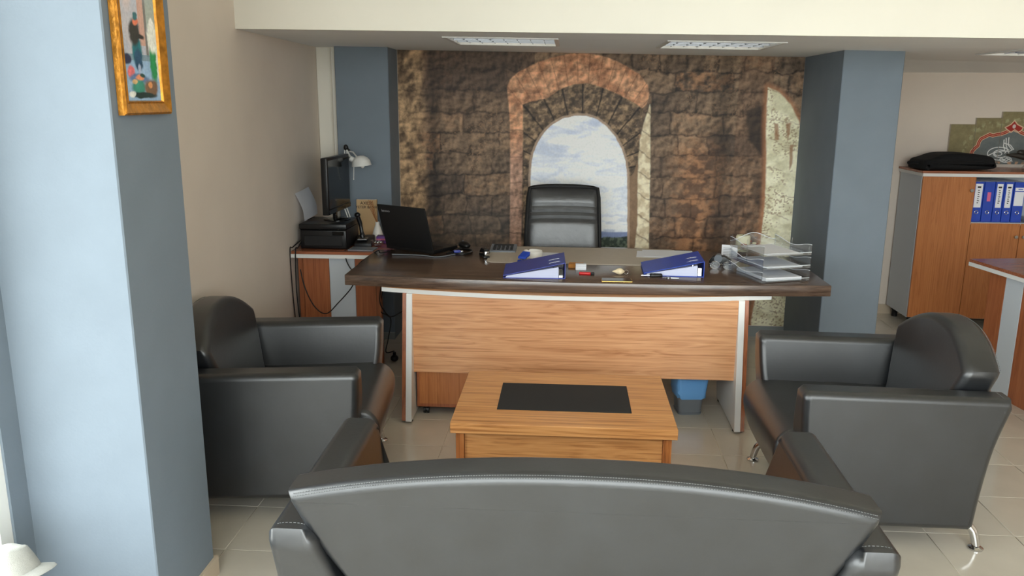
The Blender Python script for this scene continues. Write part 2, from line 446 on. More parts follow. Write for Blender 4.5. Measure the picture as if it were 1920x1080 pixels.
# lowered ceiling with light openings and its front fascia
LIGHTS = [(-.665, -.075, 4.45, 5.03), (.50, 1.09, 4.45, 5.03), (2.36, 2.95, 4.62, 5.16)]
def yfas(x): return 4.16-.055*(x+1.65)
xs = sorted({-1.95, XR+.1} | {v for l in LIGHTS for v in l[:2]}); ys = sorted({YF+.1} | {v for l in LIGHTS for v in l[2:]})
bm = B()
def cq(pts): bm.faces.new([bm.verts.new((x, y, cz(x))) for x, y in pts])
for a, b in zip(xs, xs[1:]):
    cq([(a, yfas(a)), (a, ys[0]), (b, ys[0]), (b, yfas(b))])
    for c, d in zip(ys, ys[1:]):
        if any(l[0]-.001 <= a and b <= l[1]+.001 and l[2]-.001 <= c and d <= l[3]+.001 for l in LIGHTS): continue
        cq([(a, c), (a, d), (b, d), (b, c)])
struct('ceiling', bm, 'ceiling_paint')
bm = B(); prism(bm, [(-1.95, cz(-1.95)), (XR+.1, cz(XR+.1)), (XR+.1, 3.02), (-1.95, 3.02)], 'y', lambda p: yfas(p[0]), lambda p: yfas(p[0])+.03)
struct('ceiling_fascia', bm, 'cream', label='cream fascia of the lowered ceiling')
bm = B(); box(bm, -1.95, XR+.2, YS-.1, 4.4, 3.0, 3.1); struct('ceiling_front', bm, 'cream')
bm = B(); box(bm, -1.95, XR+.2, 4.0, YF+.2, 2.3, 2.4); struct('ceiling_slab', bm, 'ceiling_paint')
bm = B(); prism(bm, [(5.85, 1.99), (5.85, 1.925), (YF+.02, 1.858), (YF+.02, 1.99)], 'x', 1.895, XR); struct('ceiling_soffit', bm, 'ceiling_paint', label='sloping end of the lowered ceiling above the cabinet')
bm = B(); box(bm, -25, 25, -30, YS-.12, -.2, -.08); box(bm, -25, -2.3, YS-.12, 12, -.2, -.08); struct('ground', bm, 'pavement')

# ------------------------------------------------------------------ mural
def m_pt(x, y): p = ony(x, y, YB); return (p.x, p.z)
def mp(*pts): return [m_pt(*p) for p in pts]
PXM = .00382                                   # metres on the mural to one photo pixel
def mural(U, V):
    x = U/PXM; y = V/PXM                        # working units: about one photo pixel
    def S(poly): return sdist(U+.006*(fbm(x/9, y/9, 3, 5)-.5), V+.006*(fbm(x/9+50, y/9, 3, 6)-.5), poly)/PXM
    def pxcol(p): return p
    # rough coursed masonry
    wx = x+14*(fbm(x/45, y/45, 3, 1)-.5)+5*(fbm(x/9, y/9, 2, 9)-.5); wy = y+16*(fbm(x/40+9, y/40, 3, 2)-.5)+5*(fbm(x/8, y/8, 2, 10)-.5)
    h = 37.0; row = np.floor(wy/h); bw = 44+60*_h(row, row*0, 3); off = _h(row, row*0+5, 4)*bw
    cx = (wx+off)/bw; ci = np.floor(cx); fx = (cx-ci)*bw; fy = wy-row*h
    edge = np.minimum(np.minimum(fx, bw-fx), np.minimum(fy, h-fy))
    hsh = _h(ci, row, 7); hs2 = _h(ci, row, 8)
    rough = fbm(x/7, y/7, 4, 20); big = fbm(x/70, y/70, 3, 30)
    relief = (fbm(x/11+.35, y/11-.35, 5, 21)-fbm(x/11, y/11, 5, 21))*2.4-.35*np.exp(-edge/5)*np.where(fy < 9, 1, -.35)
    base = mixc(np.broadcast_to(col((78,63,51)), U.shape+(3,)), col((148,118,88)), np.clip(.12+.75*hsh*hs2+.8*(big-.42)+.4*(rough-.45), 0, 1))
    base = mixc(base, col((158,110,70)), np.clip((hs2-.6)*1.6, 0, .6)*sst(.35,.65,rough))
    base = mixc(base, col((40,31,26)), (1-sst(0, 3.4, edge))*.75*sst(.32,.55,fbm(x/30, y/30, 2, 44)+.12))
    base = base*(1+np.clip(relief, -.6, .7))[..., None]
    base = mixc(base, col((164,124,88)), sst(.66,.8,vnoise(x/2.2,y/2.2,60))*sst(.5,.7,big)*.5)
    # tonal layout of the picture, left to right
    def band(xc, w): c = m_pt(xc, 300)[0]/PXM; return np.exp(-((x-c)/w)**2)
    vx = lambda px: m_pt(px, 300)[0]/PXM
    vy = lambda py: m_pt(1100, py)[1]/PXM
    gl = 1-sst(vx(785), vx(808), x+10*(rough-.5))
    base = mixc(base, mixc(np.broadcast_to(col((104,80,54)), U.shape+(3,)), col((172,136,94)), sst(.35,.65,fbm(x/16, y/26, 4, 70)))*(1+np.clip(relief,-.5,.6))[..., None], gl*.85)
    base = base*(1-.58*band(815, 13))[..., None]
    base = base*(1-.55*band(1352, 17))[..., None]
    tl = sst(vy(260), vy(150), y)*(x < vx(1000))
    base = mixc(base, np.broadcast_to(col((74,57,46)), U.shape+(3,))*(1+np.clip(relief*.8,-.5,.6))[..., None], tl*.7*(1-gl))
    base = mixc(base, col((70,64,58))*(.8+.5*rough)[..., None], sst(vy(370), vy(450), y)*(x < vx(955))*.55*(1-gl*.7))
    warm = np.exp(-((x-vx(1305))/38)**2)*sst(vy(240), vy(300), y)
    base = mixc(base, mixc(np.broadcast_to(col((96,62,38)), U.shape+(3,)), col((186,126,76)), sst(.35,.7,fbm(x/12, y/9, 4, 75)))*(1-.5*(1-sst(0,3,edge)))[..., None], warm*.75)
    base = mixc(base, np.broadcast_to(col((104,74,52)), U.shape+(3,))*(1+np.clip(relief*.8,-.5,.6))[..., None], (x > vx(1375))*(x < vx(1440))*.45)
    # recess beside the lit patch
    d = S(mp((1398,208),(1432,196),(1436,268),(1428,292),(1404,262))); base = mixc(base, col((30,24,22)), (1-sst(-3, 4, d))*.8)
    d = S(mp((1412,330),(1430,320),(1428,395),(1410,372))); base = mixc(base, col((46,34,26)), (1-sst(-4, 5, d))*.6)
    # sunlit patch
    d = S(mp((1440,164),(1462,174),(1482,196),(1497,226),(1504,262),(1506,300),(1500,380),(1494,470),(1486,620),(1486,760),(1404,760),(1410,640),(1408,600),(1420,540),(1424,470),(1430,420),(1434,380),(1436,330),(1437,300),(1436,240),(1438,200)))
    base = mixc(base, col((190,122,72)), (1-sst(0, 12, d))*.6)
    cream = mixc(np.broadcast_to(col((206,198,158)), U.shape+(3,)), col((236,230,196)), sst(.3,.7,fbm(x/20, y/14, 4, 90)))
    cream = mixc(cream, col((150,120,82)), sst(.60,.74,vnoise(x/2.6,y/2.2,91))*sst(.38,.6,fbm(x/25,y/25,2,92)+.25*sst(vy(330),vy(560),y))*.7)
    cream = mixc(cream, col((128,92,58)), (1-sst(0, 1.8, np.abs(((wy+.25*wx) % 43)-20)))*.55*sst(.35,.6,fbm(x/14,y/14,2,93)))
    for q in (((1452,232),(1458,232),(1460,262),(1453,262)), ((1474,232),(1482,230),(1480,250),(1476,262)), ((1481,272),(1486,272),(1485,306),(1480,318))):
        cream = mixc(cream, col((150,98,56)), (1-sst(-1, 2, S(mp(*q))))*.8)
    base = mixc(base, cream, 1-sst(-1.5, 2.0, d))
    # orange outer arch with left jamb
    d = S(mp((951,164),(956,150),(972,136),(1008,117),(1040,107),(1070,101),(1110,101),(1140,108),(1172,123),(1200,141),(1214,160),(1217,178),(1212,196),(1203,203),(1188,192),(1160,177),(1130,164),(1100,155),(1075,158),(1048,168),(1028,183),(1010,190),(996,190),(982,196),(980,260),(979,340),(978,400),(977,470),(976,640),(956,640),(956,470),(957,330),(956,220),(952,176)))
    og = mixc(np.broadcast_to(col((172,114,74)), U.shape+(3,)), col((208,152,108)), sst(.25,.75,fbm(x/13, y/13, 5, 110)))
    ang = np.arctan2(V-m_pt(1090,330)[1], U-m_pt(1090,330)[0])
    a2 = (ang*9.2) % 1; og = mixc(og, col((120,70,42)), (1-sst(0, .07, np.minimum(a2, 1-a2)))*.6*(y > vy(200)))
    og = mixc(og, mixc(np.broadcast_to(col((150,112,92)), U.shape+(3,)), col((188,150,128)), rough), sst(vy(230), vy(330), y)*.8)
    jm = (y+6*(fbm(x/10,y/10,2,112)-.5)) % 47; og = mixc(og, col((82,56,42)), (1-sst(0, 2.2, np.minimum(jm, 47-jm)))*.6*(y < vy(200)))
    og = og*(1+np.clip(relief*.8, -.5, .5))[..., None]
    base = mixc(base, og, 1-sst(-1, 1.6, d))
    # dark inner arch of wedge stones
    d = S(mp((981,640),(981,300),(981,196),(1000,190),(1028,184),(1048,169),(1075,159),(1100,156),(1130,165),(1160,178),(1188,193),(1206,205),(1204,230),(1198,260),(1196,330),(1194,460),(1194,640)))
    vo = mixc(np.broadcast_to(col((84,68,52)), U.shape+(3,)), col((142,114,82)), sst(.35,.7,fbm(x/6, y/6, 4, 120)))
    a3 = (ang*4.3+.2+.06*(fbm(x/12, y/12, 2, 121)-.5)) % 1; vo = mixc(vo, col((30,23,20)), (1-sst(.02, .075, np.minimum(a3, 1-a3)))*.9*(y > vy(350)))
    vo = vo*(1+np.clip(relief, -.6, .7))[..., None]
    base = mixc(base, vo, 1-sst(-1, 1.6, d))
    # right jamb: brown reveal, then cream lit edge
    d = S(mp((1176,640),(1177,330),(1186,330),(1196,300),(1196,640)))
    base = mixc(base, mixc(np.broadcast_to(col((120,92,64)), U.shape+(3,)), col((150,116,84)), rough), (1-sst(-1, 1.5, d))*.9)
    d = S(mp((1219,196),(1212,216),(1206,236),(1200,262),(1197,300),(1196,340),(1195,420),(1190,470),(1188,640),(1212,640),(1216,470),(1217,400),(1219,300)))
    lj = mixc(np.broadcast_to(col((196,176,138)), U.shape+(3,)), col((232,220,186)), sst(.3,.7,fbm(x/9, y/9, 3, 130)))
    j2 = (y+.6*x+8*(fbm(x/9,y/9,2,131)-.5)) % 38; lj = mixc(lj, col((104,74,48)), (1-sst(0, 2.4, np.minimum(j2, 38-j2)))*.75)
    base = mixc(base, lj, 1-sst(-1, 1.5, d))
    # opening: pale rim, sky, far hills
    top = [(995,640),(995,330),(996,308),(1000,288),(1008,268),(1020,249),(1036,233),(1056,222),(1078,217),(1100,217),(1120,224),(1138,238),(1154,257),(1166,280),(1173,304),(1176,330),(1176,470),(1174,640)]
    d = S(mp(*top))
    base = mixc(base, col((178,150,126)), (1-sst(3.4, 5.2, d))*(.55+.4*rough))
    t = sst(vy(470), vy(215), y)
    cl = fbm(x/46+2*fbm(x/60,y/30,2,140), y/17, 5, 141)
    sky = mixc(mixc(np.broadcast_to(col((214,221,230)), U.shape+(3,)), col((192,204,228)), t), col((234,237,242)), sst(.3,.66,cl+.10*(1-t)))
    sky = mixc(sky, col((150,166,196)), sst(.52,.7,fbm(x/26, y/7, 4, 143))*sst(vy(360), vy(440), y)*.55)
    hy = vy(437)+3*(fbm(x/30, x*0, 3, 150)-.5)
    sky = mixc(sky, col((126,142,184)), 1-sst(-1, 1.5, y-(hy+3)))
    fy2 = vy(443)+7*(fbm(x/9, x*0+3, 3, 151)-.5)
    sky = mixc(sky, mixc(np.broadcast_to(col((48,62,52)), U.shape+(3,)), col((92,106,88)), sst(.4,.7,fbm(x/5, y/5, 3, 152))), 1-sst(-1, 1, y-fy2))
    base = mixc(base, sky, 1-sst(-.7, .7, d))
    lum = base @ np.array([.3, .59, .11]); return (base*.86+lum[..., None]*.14)*1.2
o = print_sheet('wall_mural', 'mural_print', mural, -1.188, 1.553, .08, 1.99, .0048,
                lambda u, v: np.stack([u, np.full_like(u, YB-.004), v], 1))
tag(o, 'photographic wallpaper of a stone castle wall with an arched window onto sky', 'mural')

# ------------------------------------------------------------------ ceiling lights
def ceiling_light(l, label):
    x0, x1, y0, y1 = l; xm, ym = (x0+x1)/2, (y0+y1)/2
    t = thing('ceiling_light', label, 'ceiling light', (xm, ym, cz(xm)), 0, 'recessed louvre lights in the lowered ceiling')
    t.rotation_euler = (0, math.atan(.015), 0)
    w, d = (x1-x0)/2, (y1-y0)/2
    bm = B()
    for a in ((-w-.008, w+.008, -d-.008, -d+.014), (-w-.008, w+.008, d-.014, d+.008), (-w-.008, -w+.014, -d, d), (w-.014, w+.008, -d, d)): box(bm, a[0], a[1], a[2], a[3], -.006, .0)
    obj('frame', bm, 'white_enamel', t)
    bm = B()
    box(bm, -w, w, -d, d, .085, .09)
    for a in ((-w, w, -d, -d+.003), (-w, w, d-.003, d), (-w, -w+.003, -d, d), (w-.003, w, -d, d)): box(bm, a[0], a[1], a[2], a[3], .0, .09)
    obj('housing', bm, 'white_enamel', t)
    for k in range(4):
        y = -d+2*d*(k+.5)/4
        bm = B(); tube(bm, [(-w+.03, y, .062), (w-.03, y, .062)], .010, 10); obj('tube_lamp', bm, 'tube_lamp', t)
    for k in range(1, 4):
        y = -d+2*d*k/4; bm = B(); prism(bm, [(y-.003, .0), (y+.003, .0), (y+.012, .04), (y-.012, .04)], 'x', -w+.014, w-.014); obj('reflector', bm, 'reflector', t)
    for k in range(1, 8):
        x = -w+2*w*k/8; bm = B(); prism(bm, [(x-.001, .002), (x+.001, .002), (x+.004, .034), (x-.004, .034)], 'y', -d+.014, d-.014); obj('slat', bm, 'reflector', t)
ceiling_light(LIGHTS[0], 'square recessed louvre light nearer the left column')
ceiling_light(LIGHTS[1], 'square recessed louvre light nearer the right column, above the letter trays')
ceiling_light(LIGHTS[2], 'recessed louvre light at the right edge, above the filing cabinet')

# ================================================================== SEATING
def seat_unit(name, label, cat, Wd, loc, rotz, cushions, group=None, arch=.81, endz=.69, inset=.095):
    """leather tub seat; faces local -y; arms stand at +-Wd/2"""
    t = thing(name, label, cat, loc, rotz, group)
    hw = Wd/2; ta = .115
    prof = spline([(-.36,.605),(-.355,.48),(-.335,.30),(-.315,.090)], 5) + [Vector((.29,.090))] + spline([(.305,.105),(.315,.25),(.335,.42),(.375,.58)], 5) + [Vector((.365,.618)), Vector((-.34,.625))]
    pr = [(p.x, p.y) for p in prof]
    for s in (-1, 1):
        bm = B(); lean = lambda z: .035*max(0, z-.1)/.5
        a, b = (hw-ta, hw) if s > 0 else (-hw, -hw+ta)
        sp_ = lambda p: .022*s*(1-min(1, (p[1]-.1)/.5)); pad = lambda p: .055*s*max(0, min(1, (.60-p[1])/.2))
        if s > 0: prism(bm, pr, 'x', lambda p: a-sp_(p)-pad(p), lambda p: b-sp_(p), bevel=.028, seg=4)
        else: prism(bm, pr, 'x', lambda p: a-sp_(p), lambda p: b-sp_(p)-pad(p), bevel=.028, seg=4)
        arm = obj('armrest', bm, 'leather', t, angle=60)
        # stitched seam round the arm ends
        bm = B(); 
        for yy in (-.362+.012, .352):
            zt = .618 if yy < 0 else .605
            k0 = s*(hw-ta); 
            pts = [(s*(hw-ta+.012), yy, zt-.06), (s*(hw-ta+.02), yy, zt-.012), (s*(hw-ta+.036), yy, zt+.004), (s*(hw-.036), yy, zt+.004), (s*(hw-.015), yy, zt-.014), (s*(hw-.002), yy, zt-.05)]
        for yy, zt in ((.34, .616),):
            sp = spline([(s*(hw-ta+.001), yy, zt-.05), (s*(hw-ta+.008), yy+.002, zt-.012), (s*(hw-ta+.03), yy, zt+.003), (s*(hw-.03), yy, zt+.003), (s*(hw-.008), yy+.002, zt-.012), (s*(hw-.0), yy, zt-.05)], 6)
            for i in range(0, len(sp)-1, 1): tube(bm, [sp[i], sp[i].lerp(sp[i+1], .62)],   .0008, 5)
        obj('stitching', bm, 'thread', arm)
    # body and seat cushions with a rolled front
    bm = B(); box(bm, -hw+ta-.03, hw-ta+.03, -.28, .30, .10, .30, bevel=.02); obj('seat_base', bm, 'leather', t)
    cw = (Wd-2*ta-.01)/cushions
    sp = [(p.x, p.y) for p in spline([(.26,.30),(.26,.415),(.1,.425),(-.2,.43),(-.34,.43),(-.395,.405),(-.42,.35),(-.41,.27),(-.37,.17),(-.32,.12),(-.26,.14),(-.24,.30)], 4)]
    for k in range(cushions):
        x0 = -hw+ta+.005+k*cw
        bm = B(); prism(bm, sp, 'x', x0+.003, x0+cw-.003, bevel=.022, seg=3); obj('seat_cushion', bm, 'leather', t, angle=60)
    # arched backrest, wider at the top than between the arms
    bt, bb = hw-inset, hw-.22
    n = 22; out = []
    for i in range(n+1):
        u = -1+2*i/n; zz = endz+(arch-endz)*(1-abs(u)**2.2); out.append((bt*u, zz))
    side = lambda sx: [(sx*(bt-.004), endz-.03), (sx*(bt+(bb-bt)*.28), .58), (sx*(bt+(bb-bt)*.72), .46), (sx*bb, .36), (sx*bb, .30)]
    poly = out + side(1) + list(reversed(side(-1)))
    yr = lambda p: .300+.085*(p[1]-.30)/.5
    bm = B(); prism(bm, poly, 'y', lambda p: yr(p)-.165+.04*(p[1]-.3)/.5, yr, bevel=.03, seg=5)
    back = obj('backrest', bm, 'leather', t, angle=60)
    bm = B()
    for dy, dz in ((.0125, .0050), (.0066, .0104)):
        pts = [Vector((x*(1-.022), yr((x, z))-dy-.0018, z-dz+.0014)) for x, z in out]
        pts = spline(pts, 5 if Wd < 1 else 10)
        for i in range(0, len(pts)-1): tube(bm, [pts[i]+Vector((0,.004,.0)), pts[i].lerp(pts[i+1], .6)+Vector((0,.004,0))], .001, 4)
    obj('stitching', bm, 'thread', back)
    # chrome legs
    for sx in (-1, 1):
        for sy in (-1, 1):
            bm = B(); x, y = sx*(hw-.10), sy*.24
            p = spline([(x, y, .102), (x+sx*.015, y+sy*.05, .098), (x+sx*.028, y+sy*.085, .07), (x+sx*.035, y+sy*.10, .014)], 6)
            tube(bm, p, [.014+.004*(1-i/len(p)) for i in range(len(p))], 12)
            lathe(bm, [(0,0),(.026,0),(.027,.006),(.016,.012),(0,.014)], (x+sx*.035, y+sy*.10, 0), 20)
            obj('leg', bm, 'chrome', t)
    return t
seat_unit('armchair', 'black leather armchair at left, between the pillar and the low table', 'armchair', .88, (-1.19, 3.345, 0), math.radians(96), 1, 'pair of armchairs')
seat_unit('armchair', 'black leather armchair on the right, facing the low table', 'armchair', .86, (1.230, 3.305, 0), math.radians(-90.5), 1, 'pair of armchairs')
seat_unit('sofa', 'black leather two-seat sofa in the foreground seen from behind', 'sofa', 1.53, (.04, 2.165, 0), PI, 2, None, .792, .713, .055)

# ------------------------------------------------------------------ coffee table
t = thing('coffee_table', 'low light wood coffee table with a black inset top panel', 'coffee table', (0, 3.275, 0))
bm = B(); box(bm, -.436, .436, -.315, .315, .388, .43, bevel=.002, seg=1); top = obj('table_top', bm, 'wood_x', t)
bm = B(); box(bm, -.268, .272, -.158, .16, .4296, .4325, bevel=.001, seg=1); obj('inset_panel', bm, 'pad_black', top)
for sx in (-1, 1):
    bm = B(); box(bm, sx*.402-.016, sx*.402+.016, -.285, .285, 0, .388, bevel=.001, seg=1); obj('side_panel', bm, 'wood_z', t)
for sy in (-1, 1):
    bm = B(); box(bm, -.385, .385, sy*.262-.009, sy*.262+.009, .02, .384, bevel=.001, seg=1); obj('front_panel', bm, 'wood_x', t)

# ------------------------------------------------------------------ executive desk
dk = thing('executive_desk', 'wide executive desk with curved dark top and wood-grain front panel', 'desk', (.08, 4.55, 0))
def fr(x): return 4.062+.075*((x-.22)/1.3)**2
def rr(x): return 5.12-.25*((x-.1)/1.24)**2
xs_ = [-1.156+(1.322+1.156)*i/28 for i in range(29)]
bm = B(); prism(bm, [(x, fr(x)) for x in xs_]+[(x, rr(x)) for x in reversed(xs_)], 'z', .694, .75, bevel=.003, seg=2)
obj('desk_top', bm, 'wood_dark', dk, world=True, angle=30)
xs2 = [-.956+(1.034+.956)*i/24 for i in range(25)]
def fs(x): u = (x-.04)/.995; return 4.0+.118*abs(u)**2.1
bm = B(); prism(bm, [(x, fs(x)+.006) for x in xs2]+[(xs2[-1], 4.6), (xs2[0], 4.6)], 'z', .673, .6935)
st = obj('sub_top', bm, 'wood_panel', dk, world=True, angle=30)
bm = B(); prism(bm, [(x, fs(x)) for x in xs2]+[(x, fs(x)+.0065) for x in reversed(xs2)], 'z', .6715, .6928)
obj('white_edge', bm, 'white_laminate', st, world=True, angle=30)
for s, xi in ((-1, -.787), (1, .864)):
    # slab leg: white inner board, wood outer board, leaning forward at the foot
    pf = [(3.975, .012), (4.07, .672), (4.74, .672), (4.485, .012)]
    a, b = (xi-.030, xi) if s < 0 else (xi, xi+.030)
    bm = B(); prism(bm, pf, 'x', a, b); lg = obj('leg', bm, 'white_laminate', dk, world=True)
    a2, b2 = (a-.022, a) if s < 0 else (b, b+.022)
    bm = B(); prism(bm, [(3.985, .012), (4.08, .672), (4.73, .672), (4.475, .012)], 'x', a2, b2); obj('outer_board', bm, 'wood_red', lg, world=True)
    for yy in (4.02, 4.45):
        bm = B(); lathe(bm, [(0,0),(.016,0),(.016,.008),(.009,.013),(0,.013)], (xi-s*.0+(.015 if s > 0 else -.015), yy, 0), 14); obj('glide', bm, 'black_plastic', lg, world=True)
bm = B(); box(bm, -.787, .864, 4.072, 4.09, .252, .672); obj('front_panel', bm, 'wood_panel', dk, world=True)

# mobile drawer pedestal under the desk
pd = thing('drawer_pedestal', 'low wooden drawer pedestal on castors under the left of the desk', 'drawer unit', (-.565, 4.36, 0))
bm = B(); box(bm, -.215, .215, -.25, .25, .045, .56, bevel=.002, seg=1); obj('body', bm, 'wood_red', pd)
bm = B(); box(bm, -.20, .20, -.254, -.25, .065, .55); obj('back_panel', bm, 'wood_cab', pd)
for k in range(3):
    bm = B(); box(bm, -.205, .205, .25, .266, .06+.165*k, .215+.165*k, bevel=.002, seg=1); dr = obj('drawer', bm, 'wood_cab', pd)
    bm = B(); tube(bm, [(-.05, .268, .14+.165*k), (-.05, .285, .14+.165*k), (.05, .285, .14+.165*k), (.05, .268, .14+.165*k)], .004, 8); obj('handle', bm, 'steel', dr)
for sx in (-1, 1):
    for sy in (-1, 1):
        bm = B(); c = Vector((sx*.17, sy*.22, .02))
        for q in (-.009, .009): tube(bm, [c+Vector((q-.006, 0, 0)), c+Vector((q+.006, 0, 0))], .02, 16)
        box(bm, c.x-.006, c.x+.006, c.y-.012, c.y+.012, .02, .045); obj('castor', bm, 'black_plastic', pd)

# waste bin
wb = thing('waste_bin', 'small grey waste bin with a blue bag under the desk', 'waste bin', (.672, 4.285, 0), .12)
bm = B()
def ring(z, a, r): 
    pts = []
    for cx_, cy_, a0 in ((1,1,0),(-1,1,1),(-1,-1,2),(1,-1,3)):
        for k in range(5):
            th = (a0+k/4)*PI/2; pts.append(bm.verts.new((cx_*(a-r)+r*_c(th), cy_*(a-r)+r*_s(th), z)))
    return pts
def loft(rs, cap0=True, cap1=False):
    for a, b in zip(rs, rs[1:]):
        for k in range(len(a)): bm.faces.new((a[k], a[(k+1) % len(a)], b[(k+1) % len(a)], b[k]))
    if cap0: bm.faces.new(list(reversed(rs[0])))
    if cap1: bm.faces.new(rs[-1])
loft([ring(0,.062,.02), ring(.012,.065,.02), ring(.012,.061,.02), ring(.20,.078,.024), ring(.205,.082,.024), ring(.205,.074,.024), ring(.02,.058,.02)])
obj('bin_body', bm, 'grey_plastic', wb)
bm = B(); rs = []
for i, (z, a) in enumerate(((.098,.077),(.125,.081),(.15,.082),(.205,.086),(.212,.084),(.212,.070),(.10,.060))):
    rg = ring(z, a, .024)
    for q, v in enumerate(rg): v.co += Vector((random.uniform(-.003,.004), random.uniform(-.003,.004), random.uniform(-.008,.006) if i < 3 else 0))
    rs.append(rg)
loft(rs, cap0=False); obj('bag_liner', bm, 'blue_bag', wb)

# ------------------------------------------------------------------ executive chair
ch = thing('office_chair', 'black leather high-back office chair behind the desk', 'office chair', (-.03, 5.40, 0))
def shell(u, v):                                 # backrest sheet: u across, v up
    hwid = .245-.018*v**2-.012*max(0, v-.9)*5
    z = .49+.605*v-.012*abs(u)**3*v-.004; y = -.04+.09*v**1.5-.035*(1-abs(u)**2)*0+.03*abs(u)**3*(-1)
    return hwid*u, y, z
bm = B(); nu, nv = 14, 30; V0 = []; V1 = []
seams = (.66, .74, .81)
for j in range(nv+1):
    a = []; b = []
    for i in range(nu+1):
        u = -1+2*i/nu; v = j/nv; x, y, z = shell(u, v)
        puff = .035*(1-abs(u)**6)*(1-abs(2*v-1)**10)
        for s in seams: puff -= .016*math.exp(-((v-s)/.014)**2)
        a.append(bm.verts.new((x, y-puff, z))); b.append(bm.verts.new((x, y+.03, z)))
    V0.append(a); V1.append(b)
for j in range(nv):
    for i in range(nu):
        bm.faces.new((V0[j][i], V0[j][i+1], V0[j+1][i+1], V0[j+1][i])); bm.faces.new((V1[j][i+1], V1[j][i], V1[j+1][i], V1[j+1][i+1]))
for i in range(nu):
    bm.faces.new((V0[0][i+1], V0[0][i], V1[0][i], V1[0][i+1])); bm.faces.new((V0[nv][i], V0[nv][i+1], V1[nv][i+1], V1[nv][i]))
for j in range(nv):
    bm.faces.new((V0[j][0], V0[j+1][0], V1[j+1][0], V1[j][0])); bm.faces.new((V0[j+1][nu], V0[j][nu], V1[j][nu], V1[j+1][nu]))
back = obj('backrest', bm, 'leather_grain', ch, sub=1)
bm = B(); pts = [Vector(shell(-1, v/10)) for v in range(0, 10)]+[Vector(shell(u/8, 1)) for u in range(-8, 9)]+[Vector(shell(1, v/10)) for v in range(9, -1, -1)]
tube(bm, [p+Vector((0, .008, .002)) for p in pts], .013, 8); obj('piping', bm, 'matte_black', back)
for s in (.665, .735, .805):
    bm = B(); pts = [Vector(shell(u/24, s))+Vector((0, -.033*(1-abs(u/24)**6)-.0, 0)) for u in range(-22, 23)]
    for i in range(len(pts)-1): tube(bm, [pts[i], pts[i].lerp(pts[i+1], .55)], .0012, 4)
    obj('seam', bm, 'thread', back)
bm = B(); box(bm, -.25, .25, -.46, .02, .42, .53, bevel=.045, seg=4); obj('seat', bm, 'leather_grain', ch)
for sx in (-1, 1):
    bm = B(); tube(bm, spline([(sx*.25, -.02, .46), (sx*.30, -.04, .50), (sx*.305, -.06, .66), (sx*.29, -.20, .672), (sx*.285, -.34, .665)], 6), .016, 10); obj('armrest', bm, 'black_plastic', ch)
bm = B(); lathe(bm, [(0,.08),(.035,.08),(.035,.28),(.022,.28),(.022,.42),(0,.42)], (0,-.22,0), 18); obj('gas_column', bm, 'black_plastic', ch)
for k in range(5):
    a = 2*PI*k/5+.3; d = Vector((_c(a), _s(a), 0)); c0 = Vector((0,-.22,0))
    bm = B(); tube(bm, [c0+Vector((0,0,.10)), c0+d*.15+Vector((0,0,.095)), c0+d*.29+Vector((0,0,.07))], [.024,.02,.015], 10)
    ft = obj('base_spoke', bm, 'chrome', ch)
    bm = B(); p = c0+d*.29; n = Vector((-d.y, d.x, 0)); tube(bm, [p+n*-.02+Vector((0,0,.028)), p+n*.02+Vector((0,0,.028))], .028, 16); tube(bm, [p+Vector((0,0,.03)), p+Vector((0,0,.07))], .008, 8); obj('castor', bm, 'black_plastic', ft)

# ================================================================== SIDE CABINET (left of the desk)
cr = thing('side_desk', 'low wood and white side desk against the left wall', 'desk', (-1.40, 5.12, 0))
bm = B(); prism(bm, [(wl(4.835)+.008, 4.835), (-1.16, 4.835), (-1.16, 4.90), (-1.01, 4.965), (-1.01, 5.17), (-1.13, 5.485), (wl(5.49)+.012, 5.485)], 'z', .722, .74); obj('desk_top', bm, 'wood_top_red', cr, world=True)
bm = B(); box(bm, wl(4.83)+.006, -1.16, 4.827, 4.836, .70, .7225); obj('white_edge', bm, 'white_laminate', cr, world=True)
for a, b, m in ((-1.615, -1.452, 'wood_red'), (-1.452, -1.292, 'cool_laminate'), (-1.292, -1.165, 'wood_red')):
    bm = B(); box(bm, a, b-.002, 4.872, 4.8995, .0, .7215, bevel=.001, seg=1); obj('front_board', bm, m, cr, world=True)
bm = B(); box(bm, -1.167, -1.14, 4.89, 4.93, .0, .69); obj('side_board', bm, 'wood_red', cr, world=True)
bm = B(); box(bm, -1.655, -1.625, 4.9, 5.46, .0, .7215); obj('rear_board', bm, 'wood_red', cr, world=True)

# printer with a sheet in its rear feed
pr_ = thing('printer', 'black inkjet printer on the side desk under the monitor', 'printer', (-1.475, 5.07, ZC))
bm = B(); prism(bm, [(-.165,0), (.125,0), (.125,.12), (-.165,.12)], 'y', -.155, .155, bevel=.012, seg=3); obj('body', bm, 'black_plastic', pr_)
bm = B(); box(bm, -.168, .128, -.162, .155, .122, .158, bevel=.008, seg=2); obj('scanner_lid', bm, 'black_plastic', pr_)
bm = B(); box(bm, -.14, .10, -.158, -.152, .02, .085, bevel=.003, seg=1); obj('output_tray', bm, 'matte_black', pr_)
bm = B(); box(bm, .04, .11, -.164, -.157, .088, .112, bevel=.002, seg=1); obj('control_panel', bm, 'gloss_black', pr_)
bm = B(); box(bm, -.166, -.155, .0, .14, .1575, .1595, bevel=.0005, seg=1); obj('rear_feed', bm, 'matte_black', pr_)
pp = [ony(545, 362, 5.02), ony(558, 380, 5.02), ony(566, 395, 5.02), ony(570, 420, 5.02)]
pp = [Vector((max(p.x, wl(5.0)+.006), 0, p.z)) for p in pp]
bm = B(); cur = spline([(wl(5)+.012, 0, 1.075), (wl(5)+.035, 0, 1.03), (wl(5)+.058, 0, .97), (wl(5)+.064, 0, .905)], 6)
va = [bm.verts.new((p.x, 4.96, p.z)) for p in cur]; vb = [bm.verts.new((p.x+.02, 5.17, p.z+.02)) for p in cur]
